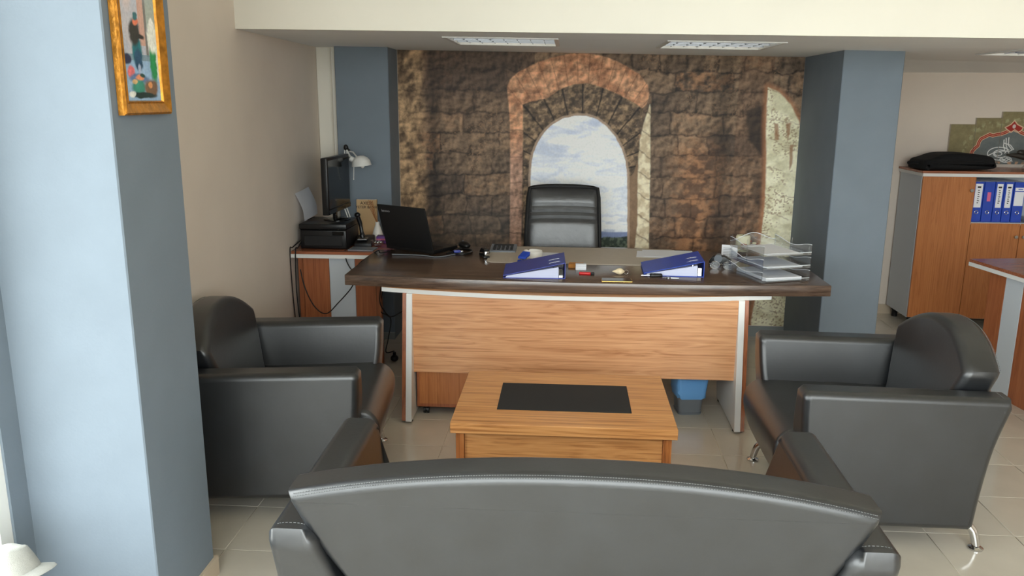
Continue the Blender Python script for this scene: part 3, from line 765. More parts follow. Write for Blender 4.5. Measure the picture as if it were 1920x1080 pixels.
for i in range(len(cur)-1): bm.faces.new((va[i], vb[i], vb[i+1], va[i+1]))
bmesh.ops.solidify(bm, geom=bm.faces[:], thickness=.001)
tag(obj('paper_sheet', bm, 'paper'), 'white sheet of paper curling up out of the printer', 'paper')

# monitor standing on the printer, screen turned to the desk
mo = thing('monitor', 'black flat monitor standing on the printer, seen nearly edge-on', 'monitor', (-1.455, 5.10, ZC+.158), math.radians(88))
bm = B(); lathe(bm, [(0,0),(.085,0),(.085,.006),(.06,.012),(0,.014)], (0,0,0), 28); obj('base', bm, 'gloss_black', mo)
bm = B(); box(bm, -.022, .022, .002, .022, .01, .10, bevel=.004); obj('neck', bm, 'gloss_black', mo)
bm = B(); box(bm, -.225, .225, -.022, .018, .055, .40, bevel=.006); hs = obj('housing', bm, 'black_plastic', mo)
bm = B(); box(bm, -.12, .12, .018, .04, .12, .32, bevel=.01); obj('back_bulge', bm, 'black_plastic', hs)
bm = B(); box(bm, -.208, .208, -.0235, -.0215, .092, .383); obj('screen', bm, 'screen', hs)
bm = B(); box(bm, -.222, .222, -.0245, -.021, .058, .088, bevel=.002, seg=1); obj('chin', bm, 'gloss_black', hs)

# desk lamp
lp = thing('desk_lamp', 'white jointed desk lamp with a dome shade behind the monitor', 'lamp', (-1.42, 5.36, ZC))
e0 = Vector((-1.42, 5.36, ZC)); e1 = ony(640, 372, 5.38); e2 = ony(648, 280, 5.36); e3 = ony(664, 300, 5.30)
bm = B(); lathe(bm, [(0,0),(.075,0),(.075,.012),(.02,.022),(.012,.05),(0,.05)], (0,0,0), 26); obj('base', bm, 'white_enamel', lp)
low = ony(655, 410, 5.36); low = Vector((-1.42, 5.36, ZC+.05))
j1 = ony(645, 382, 5.37)
bm = B()
for o_ in (-.008, .008): tube(bm, [low+Vector((o_,0,0)), j1+Vector((o_,0,0))], .004, 8)
tube(bm, [low+Vector((0,0,.0)), low+Vector((0,0,.0))+ (j1-low)*.5], .007, 8); obj('lower_arm', bm, 'white_enamel', lp, world=True)
bm = B()
for o_ in (-.006, .010): tube(bm, [j1+Vector((o_,0,0)), e2+Vector((o_*.9,0,0))], .004, 8)
obj('upper_arm', bm, 'white_enamel', lp, world=True)
bm = B(); disc_ball(bm, e2+Vector((.002,0,.012)), .016, .014, .02, 14, 8); tube(bm, [e2+Vector((.0,0,.01)), e2+Vector((.03,0,-.012))], .008, 10); obj('joint', bm, 'black_plastic', lp, world=True)
hc = ony(678, 311, 5.26)
bm = B(); tube(bm, spline([e2+Vector((.008,0,.0)), e2+Vector((.03,-.02,-.04)), hc+Vector((-.052,.02,.035))], 5), .007, 8); tube(bm, [e2+Vector((.03,-.01,-.012)), e2+Vector((.055,-.03,-.014)), hc+Vector((-.03,0,.058))], .005, 8); obj('head_arm', bm, 'white_enamel', lp, world=True)
mt = Matrix.Rotation(math.radians(-6), 3, 'Y')
bm = B(); lathe(bm, [(0,.066),(.02,.064),(.042,.052),(.058,.030),(.064,0),(.061,0),(.055,.028),(.04,.049),(0,.062)], hc, 28, mt)
tube(bm, [hc+Vector((-.045,.0,.03)), hc+Vector((-.07,.01,.045))], .018, 12)
sh = obj('shade', bm, 'white_enamel', lp, world=True)
bm = B(); disc_ball(bm, hc+Vector((.008,-.01,.006)), .016, .016, .02, 14, 10); obj('bulb', bm, 'ceramic', sh, world=True)
bm = B(); q0 = hc+Vector((-.045,-.02,.002)); q1 = ony(663, 336, 5.26); tube(bm, [q0, q1], .0025, 8); disc_ball(bm, q1, .004, .004, .005, 8, 6); obj('handle', bm, 'white_enamel', lp, world=True)

# book leaning on the column
bk = thing('book', 'tan book standing upright with black capital lettering on its cover', 'book', (-1.35, 5.46, ZC+.0), .0)
bm = B(); box(bm, -.068, .068, -.014, .014, 0, .245, bevel=.0015, seg=1); cv = obj('cover', bm, 'book_tan', bk)
bm = B(); box(bm, -.064, .0665, -.011, .011, .2435, .2455); obj('pages', bm, 'paper', cv)
bm = B()
for s, z, sz in (('AXESS', .212, .030), ('YETER BANA', .186, .0255)):
    text_mesh(bm, s, sz, Matrix.Translation((0, -.0148, z)) @ Matrix.Rotation(PI/2, 4, 'X'))
obj('title_lettering', bm, 'ink', bk)

# reed diffuser
df = thing('reed_diffuser', 'white reed diffuser bottle with brown sticks behind the laptop', 'diffuser', (-1.245, 5.30, ZC))
bm = B(); lathe(bm, [(0,0),(.036,0),(.038,.01),(.034,.04),(.02,.085),(.014,.10),(.014,.118),(.010,.118),(.010,.10),(0,.1)], seg=22); obj('bottle', bm, 'ceramic', df)
for k in range(6):
    bm = B(); a = k*1.1; tube(bm, [(.004*_c(a), .004*_s(a), .101), (-.045+.016*_c(a*1.7), .02*_s(a), .255+.008*_s(a*3))], .0018, 6); obj('reed', bm, 'stick', df)

# telephone
ph = thing('desk_phone', 'black desk telephone with upright handset beside the printer', 'telephone', (-1.285, 5.11, ZC), .1)
bm = B(); prism(bm, [(-.09,0),(.08,0),(.08,.05),(-.09,.02)], 'x', -.055, .055, bevel=.006); bd = obj('body', bm, 'black_plastic', ph)
bm = B(); box(bm, -.04, .02, -.05, .02, .035, .043, bevel=.002, seg=1); obj('keypad', bm, 'steel', bd)
bm = B(); tube(bm, spline([(-.015,.02,.03), (-.02,.025,.07), (-.03,.03,.13), (-.045,.02,.185)], 6), [.016]*6+[.012]*6+[.014]*6+[.02], 10); disc_ball(bm, (-.043,.012,.188), .02, .02, .016, 12, 8); obj('handset', bm, 'black_plastic', ph)
# glass bowl of sweets
bw_ = thing('glass_bowl', 'small glass dish with silver wrapped pieces beside the telephone', 'dish', (-1.185, 5.045, ZC))
bm = B(); lathe(bm, [(0,0),(.022,0),(.03,.01),(.045,.04),(.042,.04),(.027,.012),(0,.006)], seg=22); obj('bowl', bm, 'acrylic', bw_)
for k in range(4):
    bm = B(); disc_ball(bm, (.018*_c(k*1.6), .018*_s(k*1.6), .026), .013, .011, .009, 10, 6); obj('wrapped_piece', bm, 'chrome', bw_)
bm = B(); box(bm, -.05, .05, -.035, .035, 0, .045, bevel=.003); o = obj('tissue_box', bm, 'purple_card'); o.location = (-1.175, 5.195, ZC); o.rotation_euler = (0,0,.1)
bm = B(); box(bm, -.0505, .0505, -.0355, .0355, .02, .03); obj('stripe', bm, 'pink_label', o)
tag(o, 'small purple box with a pink stripe behind the glass dish', 'box')
bm = B(); box(bm, -.08, .08, -.055, .055, 0, .006, bevel=.001, seg=1); o = obj('folder', bm, 'grey_plastic'); o.location = (-1.255, 4.935, ZC); o.rotation_euler = (0,0,-.05)
tag(o, 'thin grey folder lying on the side desk beside the laptop', 'folder')

# ================================================================== THINGS ON THE DESK
def on_desk(x, y): p = onz(x, y, ZD); return Vector((p.x, p.y, ZD))
# laptop, lid back to the camera
a = Vector((-1.105, 4.925, ZD)); b = Vector((-.785, 4.74, ZD)); ang = math.atan2(b.y-a.y, b.x-a.x)
lt = thing('laptop', 'open black laptop on the left of the desk, lid back to the camera', 'laptop', (a+b)/2, ang)
hw = (b-a).length/2
bm = B(); box(bm, -hw, hw, 0, .235, .004, .026, bevel=.003); ba = obj('base', bm, 'black_plastic', lt)
bm = B(); box(bm, -hw+.03, hw-.03, .03, .13, .0255, .0275, bevel=.001, seg=1); obj('keyboard', bm, 'matte_black', ba)
for sx in (-1, 1):
    for yy in (.02, .215):
        bm = B(); box(bm, sx*(hw-.03)-.01, sx*(hw-.03)+.01, yy-.008, yy+.008, 0, .005); obj('rubber_foot', bm, 'matte_black', ba)
lidm = Matrix.Translation((0, .004, .02)) @ Matrix.Rotation(math.radians(16), 4, 'X')
bm = B(); box(bm, -hw, hw, -.006, .006, 0, .272, bevel=.005); bm.transform(lidm); ld = obj('lid', bm, 'matte_black', lt)
bm = B(); box(bm, -hw+.015, hw-.015, .0055, .007, .02, .255); bm.transform(lidm); obj('screen', bm, 'screen', ld)
bm = B(); text_mesh(bm, 'lenovo', .024, lidm @ Matrix.Translation((-hw+.062, -.0066, .228)) @ Matrix.Rotation(PI/2, 4, 'X')); obj('logo', bm, 'logo_grey', ld)
# mouse
bm = B(); disc_ball(bm, (0,0,.016), .034, .058, .022, 20, 12)
for v in bm.verts: v.co.z = max(v.co.z, 0)
o = obj('mouse', bm, 'black_plastic'); o.location = on_desk(871, 464); o.rotation_euler = (0,0,.5)
tag(o, 'black computer mouse right of the laptop', 'mouse')
bm = B(); tube(bm, [(0,.02,.0375), (0,.034,.0335)], .004, 8); obj('scroll_wheel', bm, 'grey_plastic', o)
# cables and plugs by the laptop
bm = B(); tube(bm, spline([on_desk(735,478)+Vector((0,0,.004)), on_desk(790,480)+Vector((0,0,.004)), on_desk(820,483)+Vector((0,0,.004)), on_desk(852,478)+Vector((0,0,.004)), on_desk(868,474)+Vector((0,0,.006))], 8), .003, 6)
tag(obj('cable', bm, 'grey_plastic'), 'thin grey video cable lying in front of the laptop', 'cable')
p = on_desk(857, 474); bm = B(); box(bm, -.02, .02, -.012, .012, 0, .016, bevel=.003); o = obj('cable_plug', bm, 'blue_violet'); o.location = p; o.rotation_euler = (0,0,.3)
bm = B(); box(bm, .02, .036, -.015, .015, .0, .014, bevel=.002); obj('connector', bm, 'steel', o)
tag(o, 'blue-violet video plug next to the mouse', 'plug')
bm = B(); tube(bm, spline([on_desk(838,477)+Vector((0,0,.006)), on_desk(848,474)+Vector((0,0,.006)), on_desk(862,468)+Vector((0,0,.006)), on_desk(882,470)+Vector((0,0,.006)), on_desk(884,474)+Vector((0,0,.006)), on_desk(870,478)+Vector((0,0,.006)), on_desk(845,477)+Vector((0,0,.006))], 8), .0055, 7)
tag(obj('computer_cable', bm, 'black_plastic'), 'coiled black power cord between laptop and mouse', 'cord')
# stapler
p = on_desk(908, 481); st_ = thing('stapler', 'small black and chrome stapler at the left of the desk pad', 'stapler', p, .35)
bm = B(); box(bm, -.018, .018, -.06, .06, 0, .012, bevel=.004); obj('base', bm, 'black_plastic', st_)
bm = B(); prism(bm, [(-.06,.034),(.06,.014),(.06,.026),(.02,.05),(-.05,.052)], 'x', -.015, .015, bevel=.005); obj('upper_arm', bm, 'black_plastic', st_)
bm = B(); box(bm, -.012, .012, -.064, -.05, .014, .04, bevel=.002); obj('staple_head', bm, 'chrome', st_)
# calculator
p = on_desk(944, 470); ca = thing('calculator', 'grey desk calculator behind the stapler', 'calculator', p, .0)
bm = B(); prism(bm, [(-.075,0),(.075,0),(.075,.028),(-.075,.012)], 'x', -.078, .078, bevel=.003); obj('body', bm, 'grey_plastic', ca)
bm = B(); box(bm, -.06, .06, .04, .065, .023, .029); obj('display', bm, 'matte_black', ca)
for i in range(5):
    for j in range(4):
        bm = B(); x = -.052+.026*i; y = -.052+.022*j; z = .0145+.00107*1000*(y+.075)*.1; box(bm, x-.008, x+.008, y-.006, y+.006, z-.002, z+.005, bevel=.001, seg=1); obj('key', bm, 'matte_black', ca)
# desk pad
bm = B(); r = .03
out = [(-.455,4.575),(-.43,4.548),(-.30,4.545),(.56,4.535),(.64,4.535),(.655,4.56),(.655,5.02),(.63,5.045),(-.25,5.06),(-.44,5.05),(-.46,5.03)]
prism(bm, out, 'z', ZD, ZD+.004, bevel=.001, seg=1)
tag(obj('desk_pad', bm, 'pad_taupe'), 'large taupe leather desk pad in the middle of the desk', 'desk pad')
ZP = ZD+.004
def on_pad(x, y): p = onz(x, y, ZP); return Vector((p.x, p.y, ZP))
# sheet under the ashtray, ashtray, blue hole punch
bm = B(); box(bm, -.09, .105, -.10, .10, 0, .001); o = obj('paper_sheet', bm, 'paper'); o.location = on_pad(1012, 479); o.rotation_euler = (0,0,-.06); tag(o, 'sheet of paper under the white ashtray', 'paper')
p = on_pad(999, 482)+Vector((0,0,.0012)); 
bm = B(); lathe(bm, [(0,0),(.052,0),(.056,.006),(.057,.036),(.053,.038),(.048,.036),(.046,.012),(0,.010)], seg=32)
for v in bm.verts:
    if v.co.z > .03 and any(abs(((math.atan2(v.co.y, v.co.x)-k) + PI) % (2*PI) - PI) < .14 for k in (-2.0, .1, 2.2)): v.co.z -= .008
o = obj('ashtray', bm, 'ceramic'); o.location = p; tag(o, 'round white ceramic ashtray on the desk pad', 'ashtray')
p = on_pad(982, 490); hp = thing('hole_punch', 'blue hole punch between ashtray and left ring binder', 'hole punch', p, -.5)
bm = B(); box(bm, -.03, .03, -.022, .022, 0, .008, bevel=.003); obj('base', bm, 'blue_plastic', hp)
bm = B(); prism(bm, [(-.024,.018),(.024,.03),(.03,.052),(-.02,.03)], 'x', -.026, .026, bevel=.003); obj('lever', bm, 'blue_plastic', hp)
bm = B(); tube(bm, [(-.012,0,.006),(-.012,0,.026)], .006, 8); tube(bm, [(.012,0,.006),(.012,0,.026)], .006, 8); obj('punch_head', bm, 'steel', hp)
# ring binders lying with their spines to the right
def binder(label, fl, length, depth, rotz, hs, m):
    """wedge shaped lever-arch file: low edge at left, tall spine at right"""
    t = thing('ring_binder', label, 'ring binder', fl, rotz, 'blue ring binders lying on the desk')
    e = .0035
    bm = B(); box(bm, 0, length, 0, depth, 0, e); obj('bottom_cover', bm, m, t)
    bm = B(); box(bm, length-e, length, 0, depth, e*.5, hs); sp_ = obj('spine', bm, m, t)
    bm = B(); prism(bm, [(.0, .012), (length, hs-e), (length, hs), (.0, .016)], 'y', 0, depth); tc_ = obj('top_cover', bm, m, t)
    bm = B(); prism(bm, [(.012, e), (length-.035, e), (length-.035, .03+hs*.35), (.02, .0125)], 'y', .006, depth-.004); obj('paper_block', bm, 'paper_edge', t)
    bm = B(); box(bm, length-.09, length-.01, .05, .16, e, e+.003)
    for yy in (.05, .13):
        for xx, h in ((length-.062, .048), (length-.04, .052)): tube(bm, [(xx, yy-.03, e), (xx, yy-.03, h)], .003, 8)
        tube(bm, spline([(length-.062, yy-.03, .048), (length-.055, yy-.03, .062), (length-.045, yy-.03, .062), (length-.04, yy-.03, .05)], 5), .003, 8)
    box(bm, length-.034, length-.012, .004, .022, e, .05, bevel=.002, seg=1); obj('ring_mechanism', bm, 'chrome', t)
    for yy in (.07, .15):
        bm = B(); sl = (hs-.016)/length; x = length*.82
        prism(bm, [(x-.03, yy), (x, yy+.018), (x+.03, yy), (x, yy+.008)], 'z', lambda p: .016+sl*p[0]-.0005, lambda p: .016+sl*p[0]+.0012); obj('ring_slot', bm, 'chrome', tc_)
    return t
binder('blue ring binder lying left of centre beside the ashtray', Vector((-.325, 4.135, ZD)), .32, .30, .03, .085, 'blue_violet')
binder('bright blue ring binder lying right of centre behind the car key', Vector((.405, 4.262, ZD)), .31, .30, -.03, .085, 'blue_plastic')
# cigarette pack, white box, lighter
bm = B(); box(bm, -.04, .04, -.028, .028, 0, .022, bevel=.002, seg=1); o = obj('card_box', bm, 'orange_card'); o.location = on_desk(1080, 501); o.rotation_euler = (0,0,-.1); tag(o, 'flat orange card box behind the small white box', 'box')
bm = B(); box(bm, -.029, .029, -.018, .018, 0, .034, bevel=.002, seg=1); o = obj('white_box', bm, 'paper'); o.location = on_desk(1089, 506)
bm = B(); box(bm, -.0292, .0292, -.0182, .0182, .024, .0255); obj('lid_seam', bm, 'logo_grey', o); tag(o, 'small white box on the desk right of the left binder', 'box')
p = on_desk(1100, 515); li = thing('lighter', 'red plastic lighter lying on the desk', 'lighter', p, -.12)
bm = B(); box(bm, -.04, .022, -.011, .011, 0, .014, bevel=.005, seg=3); obj('body', bm, 'red_plastic', li)
bm = B(); box(bm, .022, .04, -.009, .009, .001, .013, bevel=.002); obj('flint_wheel', bm, 'matte_black', li)
# seashell key ring
p = on_desk(1160, 515); se = thing('shell_keyring', 'cream seashell with a metal ring on the desk', 'keyring', p, .1)
bm = B(); prof = [(0,-.036),(.004,-.03),(.008,-.02),(.013,-.010),(.018,.0),(.019,.008),(.015,.016),(.010,.022),(.006,.028),(0,.032)]
lathe(bm, prof, (0,0,.0175), 18, Matrix.Rotation(PI/2, 3, 'Y'))
for v in bm.verts: v.co.z = .0175+(v.co.z-.0175)*(.95+.08*_s(v.co.x*420))
obj('shell', bm, 'shell', se)
bm = B(); cpts = [(.04+.011*_c(k*PI/8), .004, .0125+.011*_s(k*PI/8)) for k in range(17)]; tube(bm, cpts, .0015, 6, caps=False); obj('metal_ring', bm, 'chrome', se)
# phone
p = on_desk(1156, 527); sm = thing('smartphone', 'gold-edged smartphone lying near the front of the desk', 'phone', p, .02)
bm = B(); box(bm, -.079, .079, -.037, .037, 0, .008, bevel=.0035, seg=3); obj('body', bm, 'gold', sm)
bm = B(); box(bm, -.074, .074, -.033, .033, .0078, .0086); obj('screen', bm, 'gloss_black', sm)
# car key and key bunch
p = on_desk(1229, 519); ck = thing('car_key', 'black car key with buttons in front of the right binder', 'key', p, .06)
bm = B(); box(bm, -.03, .035, -.015, .015, 0, .017, bevel=.006, seg=3); fb = obj('fob', bm, 'black_plastic', ck)
for q in (-.012, .004, .018):
    bm = B(); box(bm, q-.004, q+.004, -.004, .004, .0165, .0185, bevel=.001, seg=1); obj('button', bm, 'logo_grey', fb)
bm = B(); box(bm, -.075, -.028, -.004, .004, .006, .010); obj('blade', bm, 'chrome', ck)
p = on_desk(1258, 522); kb = thing('house_keys', 'two metal keys on a ring beside the car key', 'keys', p, -.05)
bm = B(); tube(bm, [(-.03+.012*_c(k*PI/8), .012*_s(k*PI/8), .004) for k in range(17)], .0013, 6, caps=False); obj('key_ring', bm, 'chrome', kb)
for q, a in ((0, .0), (.004, -.25)):
    bm = B(); lathe(bm, [(0,0),(.012,0),(.012,.003),(0,.003)], (0,0,0), 16); box(bm, .01, .052, -.0035, .0035, 0, .003)
    bm.transform(Matrix.Translation((-.012,0,q)) @ Matrix.Rotation(a, 4, 'Z')); obj('key', bm, 'steel', kb)
# papers behind the right binder
for k, (dx, dy, rz, lab) in enumerate(((0,0,-.10,'lower loose sheet of paper behind the right binder'), (.04,.035,-.03,'upper loose sheet of paper behind the right binder'))):
    bm = B(); box(bm, -.15, .15, -.105, .105, 0, .001); o = obj('paper_sheet', bm, 'paper'); o.location = (.565+dx, 4.86+dy, ZP+.0012*k); o.rotation_euler = (0,0,rz); tag(o, lab, 'paper')
# black tape dispenser / box and spectacles by the trays
p = on_desk(1350, 495); tb = thing('tape_dispenser', 'black and grey tape dispenser left of the letter trays', 'tape dispenser', p, -.25)
bm = B(); prism(bm, [(-.06,0),(.06,0),(.06,.03),(.02,.05),(-.04,.045),(-.06,.02)], 'y', -.025, .025, bevel=.004); obj('body', bm, 'black_plastic', tb)
bm = B(); tube(bm, [(-.01,-.0265,.034), (-.01,.0265,.034)], .022, 20); obj('tape_roll', bm, 'grey_plastic', tb)
p = on_desk(1352, 505); sg = thing('eyeglasses', 'thin metal-framed eyeglasses in front of the tape dispenser', 'glasses', p, -.2)
for s in (-1, 1):
    bm = B(); tube(bm, [(s*.034+.026*_c(k*PI/9), 0, .022+.020*_s(k*PI/9)) for k in range(19)], .0014, 6, caps=False); rim = obj('rim', bm, 'chrome', sg)
    bm = B(); lathe(bm, [(0,0),(.0245,0),(.0245,.001),(0,.001)], (s*.034, 0, .022), 18, Matrix.Rotation(PI/2, 3, 'X')); obj('lens', bm, 'acrylic', rim)
    bm = B(); tube(bm, spline([(s*.06, 0, .028), (s*.064, .02, .026), (s*.058, .09, .012), (s*.05, .115, .002)], 5), .0016, 6); obj('temple', bm, 'steel', sg)
bm = B(); tube(bm, [(-.009,0,.026), (0,0,.03), (.009,0,.026)], .0014, 6); obj('bridge', bm, 'chrome', sg)
p = on_desk(1362, 488); bm = B(); prism(bm, [(-.02,0),(.02,0),(.008,.075),(.006,.075)], 'x', -.045, .045)
o = obj('paper_card', bm, 'paper'); o.location = p+Vector((.03,.08,0)); o.rotation_euler = (0,0,-.15); tag(o, 'folded white printed card standing behind the tape dispenser', 'card')
bm = B()
for k in range(6): box(bm, -.036, .03-.01*(k % 3), -.0165+.0022*k, -.015+.0022*k, .012+.009*k, .0145+.009*k)
obj('print_lines', bm, 'logo_grey', o)

# letter trays: three clear tiers, front turned to the camera's left
c0 = on_desk(1428, 533); cR = on_desk(1517, 528); cL = on_desk(1375, 511)
lw = (cR-c0).length; ll = .335
tr = thing('letter_tray_stack', 'three-tier clear acrylic letter tray near the right end of the desk', 'letter tray', c0, math.atan2(cR.y-c0.y, cR.x-c0.x))
th = .0028
def tier(z):
    bm = B(); box(bm, 0, lw, 0, ll, z, z+th); tt = obj('tray_floor', bm, 'acrylic', tr)
    # side walls: wave-topped
    def wave(n, L, lo, hi, ph):
        return [(L*i/n, z+lo+(hi-lo)*(.5-.5*_c(2*PI*i/n+ph))) for i in range(n+1)]
    for x in (0, lw-th):
        bm = B(); w = wave(16, ll, .028, .052, PI); prism(bm, [(0, z), (ll, z)]+list(reversed(w)), 'x', x, x+th); obj('side_wall', bm, 'acrylic', tt)
        bm = B(); tube(bm, [(x+th/2, a_, b_) for a_, b_ in w], .0016, 6); obj('rim', bm, 'acrylic_edge', tt)
    bm = B(); w = wave(20, lw, .030, .068, 0); prism(bm, [(0, z), (lw, z)]+list(reversed(w)), 'y', ll-th, ll); obj('rear_wall', bm, 'acrylic', tt)
    bm = B(); tube(bm, [(a_, ll-th/2, b_) for a_, b_ in w], .0016, 6); obj('rim', bm, 'acrylic_edge', tt)
    bm = B(); prism(bm, [(0, z), (lw, z), (lw, z+.014), (0, z+.014)], 'y', 0, th); obj('front_lip', bm, 'acrylic', tt)
    bm = B(); tube(bm, [(0, th/2, z+.014), (lw, th/2, z+.014)], .0016, 6); obj('rim', bm, 'acrylic_edge', tt)
    return tt
for k, z in enumerate((.006, .072, .138)): tier(z)
for x in (.006, lw-.006):
    for y in (.012, ll*.5, ll-.012):
        bm = B(); tube(bm, [(x, y, 0), (x, y, .20 if y > .1 else .19)], .0032, 8); obj('upright', bm, 'acrylic', tr)
def in_tray(z, n, lab, w=.205, l=.29):
    bm = B(); box(bm, -w/2, w/2, -l/2, l/2, 0, n, bevel=.0008, seg=1); o = obj('paper_stack', bm, 'paper')
    rz = tr.rotation_euler.z; off = Matrix.Rotation(rz, 3, 'Z') @ Vector((lw/2, ll/2-.005, 0)); o.location = c0+off+Vector((0,0,z)); o.rotation_euler = (0,0,rz); tag(o, lab, 'paper')
in_tray(.009, .016, 'thick stack of white paper in the lowest letter tray')
in_tray(.075, .006, 'thin stack of white paper in the middle letter tray')
in_tray(.141, .002, 'few white sheets in the top letter tray')
# candle dish behind the trays
p = on_desk(1398, 474); cd = thing('candle_dish', 'cream candle in a dish of dried petals behind the letter trays', 'candle', p)
bm = B(); lathe(bm, [(0,0),(.03,0),(.035,.006),(.075,.028),(.072,.03),(.032,.012),(0,.010)], seg=28); obj('dish', bm, 'acrylic', cd)
bm = B(); lathe(bm, [(0,.012),(.042,.012),(.043,.10),(.038,.108),(.0,.104)], (-.02,0,0), 26); cnd = obj('candle', bm, 'wax', cd)
bm = B(); tube(bm, [(-.02,0,.104),(-.018,0,.114)], .0012, 5); obj('wick', bm, 'ink', cnd)
for k in range(14):
    a = random.uniform(-2.2, 2.2); r = random.uniform(.045, .066); bm = B(); disc_ball(bm, (r*_c(a), r*_s(a), .034+random.uniform(0,.03)), .014, .011, .007, 8, 5); obj('petal', bm, random.choice(['petals','petals','stick','wax']), cd)

# ================================================================== RIGHT SIDE
cb = thing('filing_cabinet', 'wood-fronted filing cabinet with an open binder shelf against the far wall', 'cabinet', (3.4, 6.32, 0))
CX0, CX1, CY0, CY1 = 2.535, 4.25, 6.12, 6.54
bm = B(); box(bm, CX0-.015, CX1+.015, CY0-.02, CY1, 1.150, 1.166); obj('cabinet_top', bm, 'wood_top_red', cb, world=True)
bm = B(); box(bm, CX0-.012, CX1+.012, CY0-.022, CY0-.012, 1.128, 1.150); box(bm, CX0-.01, CX1+.01, CY0-.012, CY1, 1.128, 1.150); obj('white_edge', bm, 'white_laminate', cb, world=True)
for a, b in ((CX0, CX0+.02), (CX1-.02, CX1), (2.895, 2.905), (3.60, 3.61)):
    bm = B(); box(bm, a, b, CY0+.018, CY1-.01, .08, 1.128); obj('side_board', bm, 'cool_laminate', cb, world=True)
bm = B(); box(bm, CX0+.02, CX1-.02, CY1-.02, CY1-.005, .08, 1.128); obj('back_board', bm, 'cool_laminate', cb, world=True)
bm = B(); box(bm, CX0+.02, CX1-.02, CY0+.018, CY1-.02, .08, .10); obj('bottom_board', bm, 'cool_laminate', cb, world=True)
bm = B(); box(bm, 2.905, 3.60, CY0+.004, CY1-.02, .782, .80); obj('shelf', bm, 'cool_laminate', cb, world=True)
for a, b, z1, kx in ((CX0+.002, 2.905, 1.126, 2.878), (2.908, 3.252, .795, 3.228), (3.256, 3.60, .795, 3.28), (3.605, CX1-.002, 1.126, 3.635)):
    bm = B(); box(bm, a, b, CY0, CY0+.0175, .085, z1, bevel=.001, seg=1); dr = obj('door', bm, 'wood_cab', cb, world=True)
    bm = B(); zk = 1.03 if z1 > 1 else .70; lathe(bm, [(0,0),(.006,0),(.006,.008),(.012,.012),(.012,.018),(0,.020)], (kx, CY0, zk), 14, Matrix.Rotation(PI/2, 3, 'X')); obj('knob', bm, 'steel', dr, world=True)
for x in (CX0+.05, 2.9, 3.6, CX1-.05):
    for y in (CY0+.06, CY1-.06):
        bm = B(); lathe(bm, [(0,0),(.022,0),(.022,.05),(.03,.06),(.03,.08),(0,.08)], (x, y, 0), 14); obj('foot', bm, 'black_plastic', cb, world=True)
specs = [(2.913, .072, 'white', 'blue binder with a tall white label, first from the left on the cabinet shelf'),
         (2.988, .072, 'pink', 'blue binder with a small pink label on the cabinet shelf'),
         (3.063, .062, 'white', 'blue binder with a narrow white label, third from the left on the cabinet shelf'),
         (3.128, .062, 'white', 'blue binder with a narrow white label, fourth from the left on the cabinet shelf'),
         (3.195, .075, 'wide', 'blue binder with a wide white label, rightmost on the cabinet shelf')]
for x, w, kind, lab in specs:
    t = thing('file_binder', lab, 'binder', (x+w/2, 6.30, .80), 0, 'blue binders on the cabinet shelf')
    bm = B(); box(bm, -w/2, w/2, -.145, .14, 0, .29, bevel=.003, seg=1); obj('case', bm, 'blue_plastic', t)
    bm = B(); box(bm, -w/2+.004, w/2-.004, -.142, .141, .004, .2905); obj('pages', bm, 'paper', t)
    if kind == 'pink': z0, z1, lw_, m = .15, .215, .024, 'pink_label'
    elif kind == 'wide': z0, z1, lw_, m = .12, .25, w-.012, 'paper'
    else: z0, z1, lw_, m = .105, .275, w-.022, 'paper'
    bm = B(); box(bm, -lw_/2, lw_/2, -.1465, -.1445, z0, z1); lb = obj('spine_label', bm, m, t)
    if kind != 'pink':
        bm = B()
        if kind == 'wide':
            box(bm, -lw_/2, lw_/2, -.1472, -.146, z1-.03, z1-.024); box(bm, -.012, .02, -.1472, -.146, z1-.014, z1-.008)
        else:
            for q in range(7): box(bm, -.006, .004+.004*(q % 2), -.1472, -.146, z1-.05-.015*q, z1-.044-.015*q)
            box(bm, -.012, .012, -.1472, -.146, z1-.03, z1-.018)
        obj('label_print', bm, 'ink' if kind == 'white' else 'blue_plastic', lb)
    bm = B(); bmz = .07; tube(bm, [(.012*_c(k*PI/9), -.1462, bmz+.012*_s(k*PI/9)) for k in range(19)], .0025, 6, caps=False); obj('finger_hole', bm, 'chrome', t)
bm = B(); box(bm, -.10, .10, -.12, .12, 0, .012, bevel=.003); o = obj('notebook', bm, 'grey_plastic'); o.location = (3.40, 6.28, .80); tag(o, 'thin grey notebook lying on the shelf right of the blue binders', 'notebook')
# soft black bag on the cabinet
bg = thing('laptop_bag', 'soft black laptop bag lying on top of the filing cabinet', 'bag', (2.80, 6.30, 1.1695), .06)
bm = B(); pf = [(p.x, p.y) for p in spline([(-.265,.015),(-.255,.065),(-.20,.085),(-.12,.112),(.0,.118),(.12,.112),(.215,.095),(.245,.06),(.24,.01),(.0,.0),(-.24,.0)], 4, closed=True)]
prism(bm, [(a, max(0, b)) for a, b in pf], 'y', -.15, .13, bevel=.035, seg=4); obj('body', bm, 'bag_cloth', bg, angle=60)
bm = B(); tube(bm, spline([(-.22,-.152,.05),(-.1,-.158,.06),(.1,-.158,.062),(.22,-.152,.05)], 6), .003, 6); obj('zip', bm, 'matte_black', bg)
bm = B(); tube(bm, spline([(-.25,-.05,.045),(-.295,-.03,.05),(-.30,.03,.04),(-.25,.05,.045)], 6), .012, 8); obj('handle', bm, 'bag_cloth', bg)
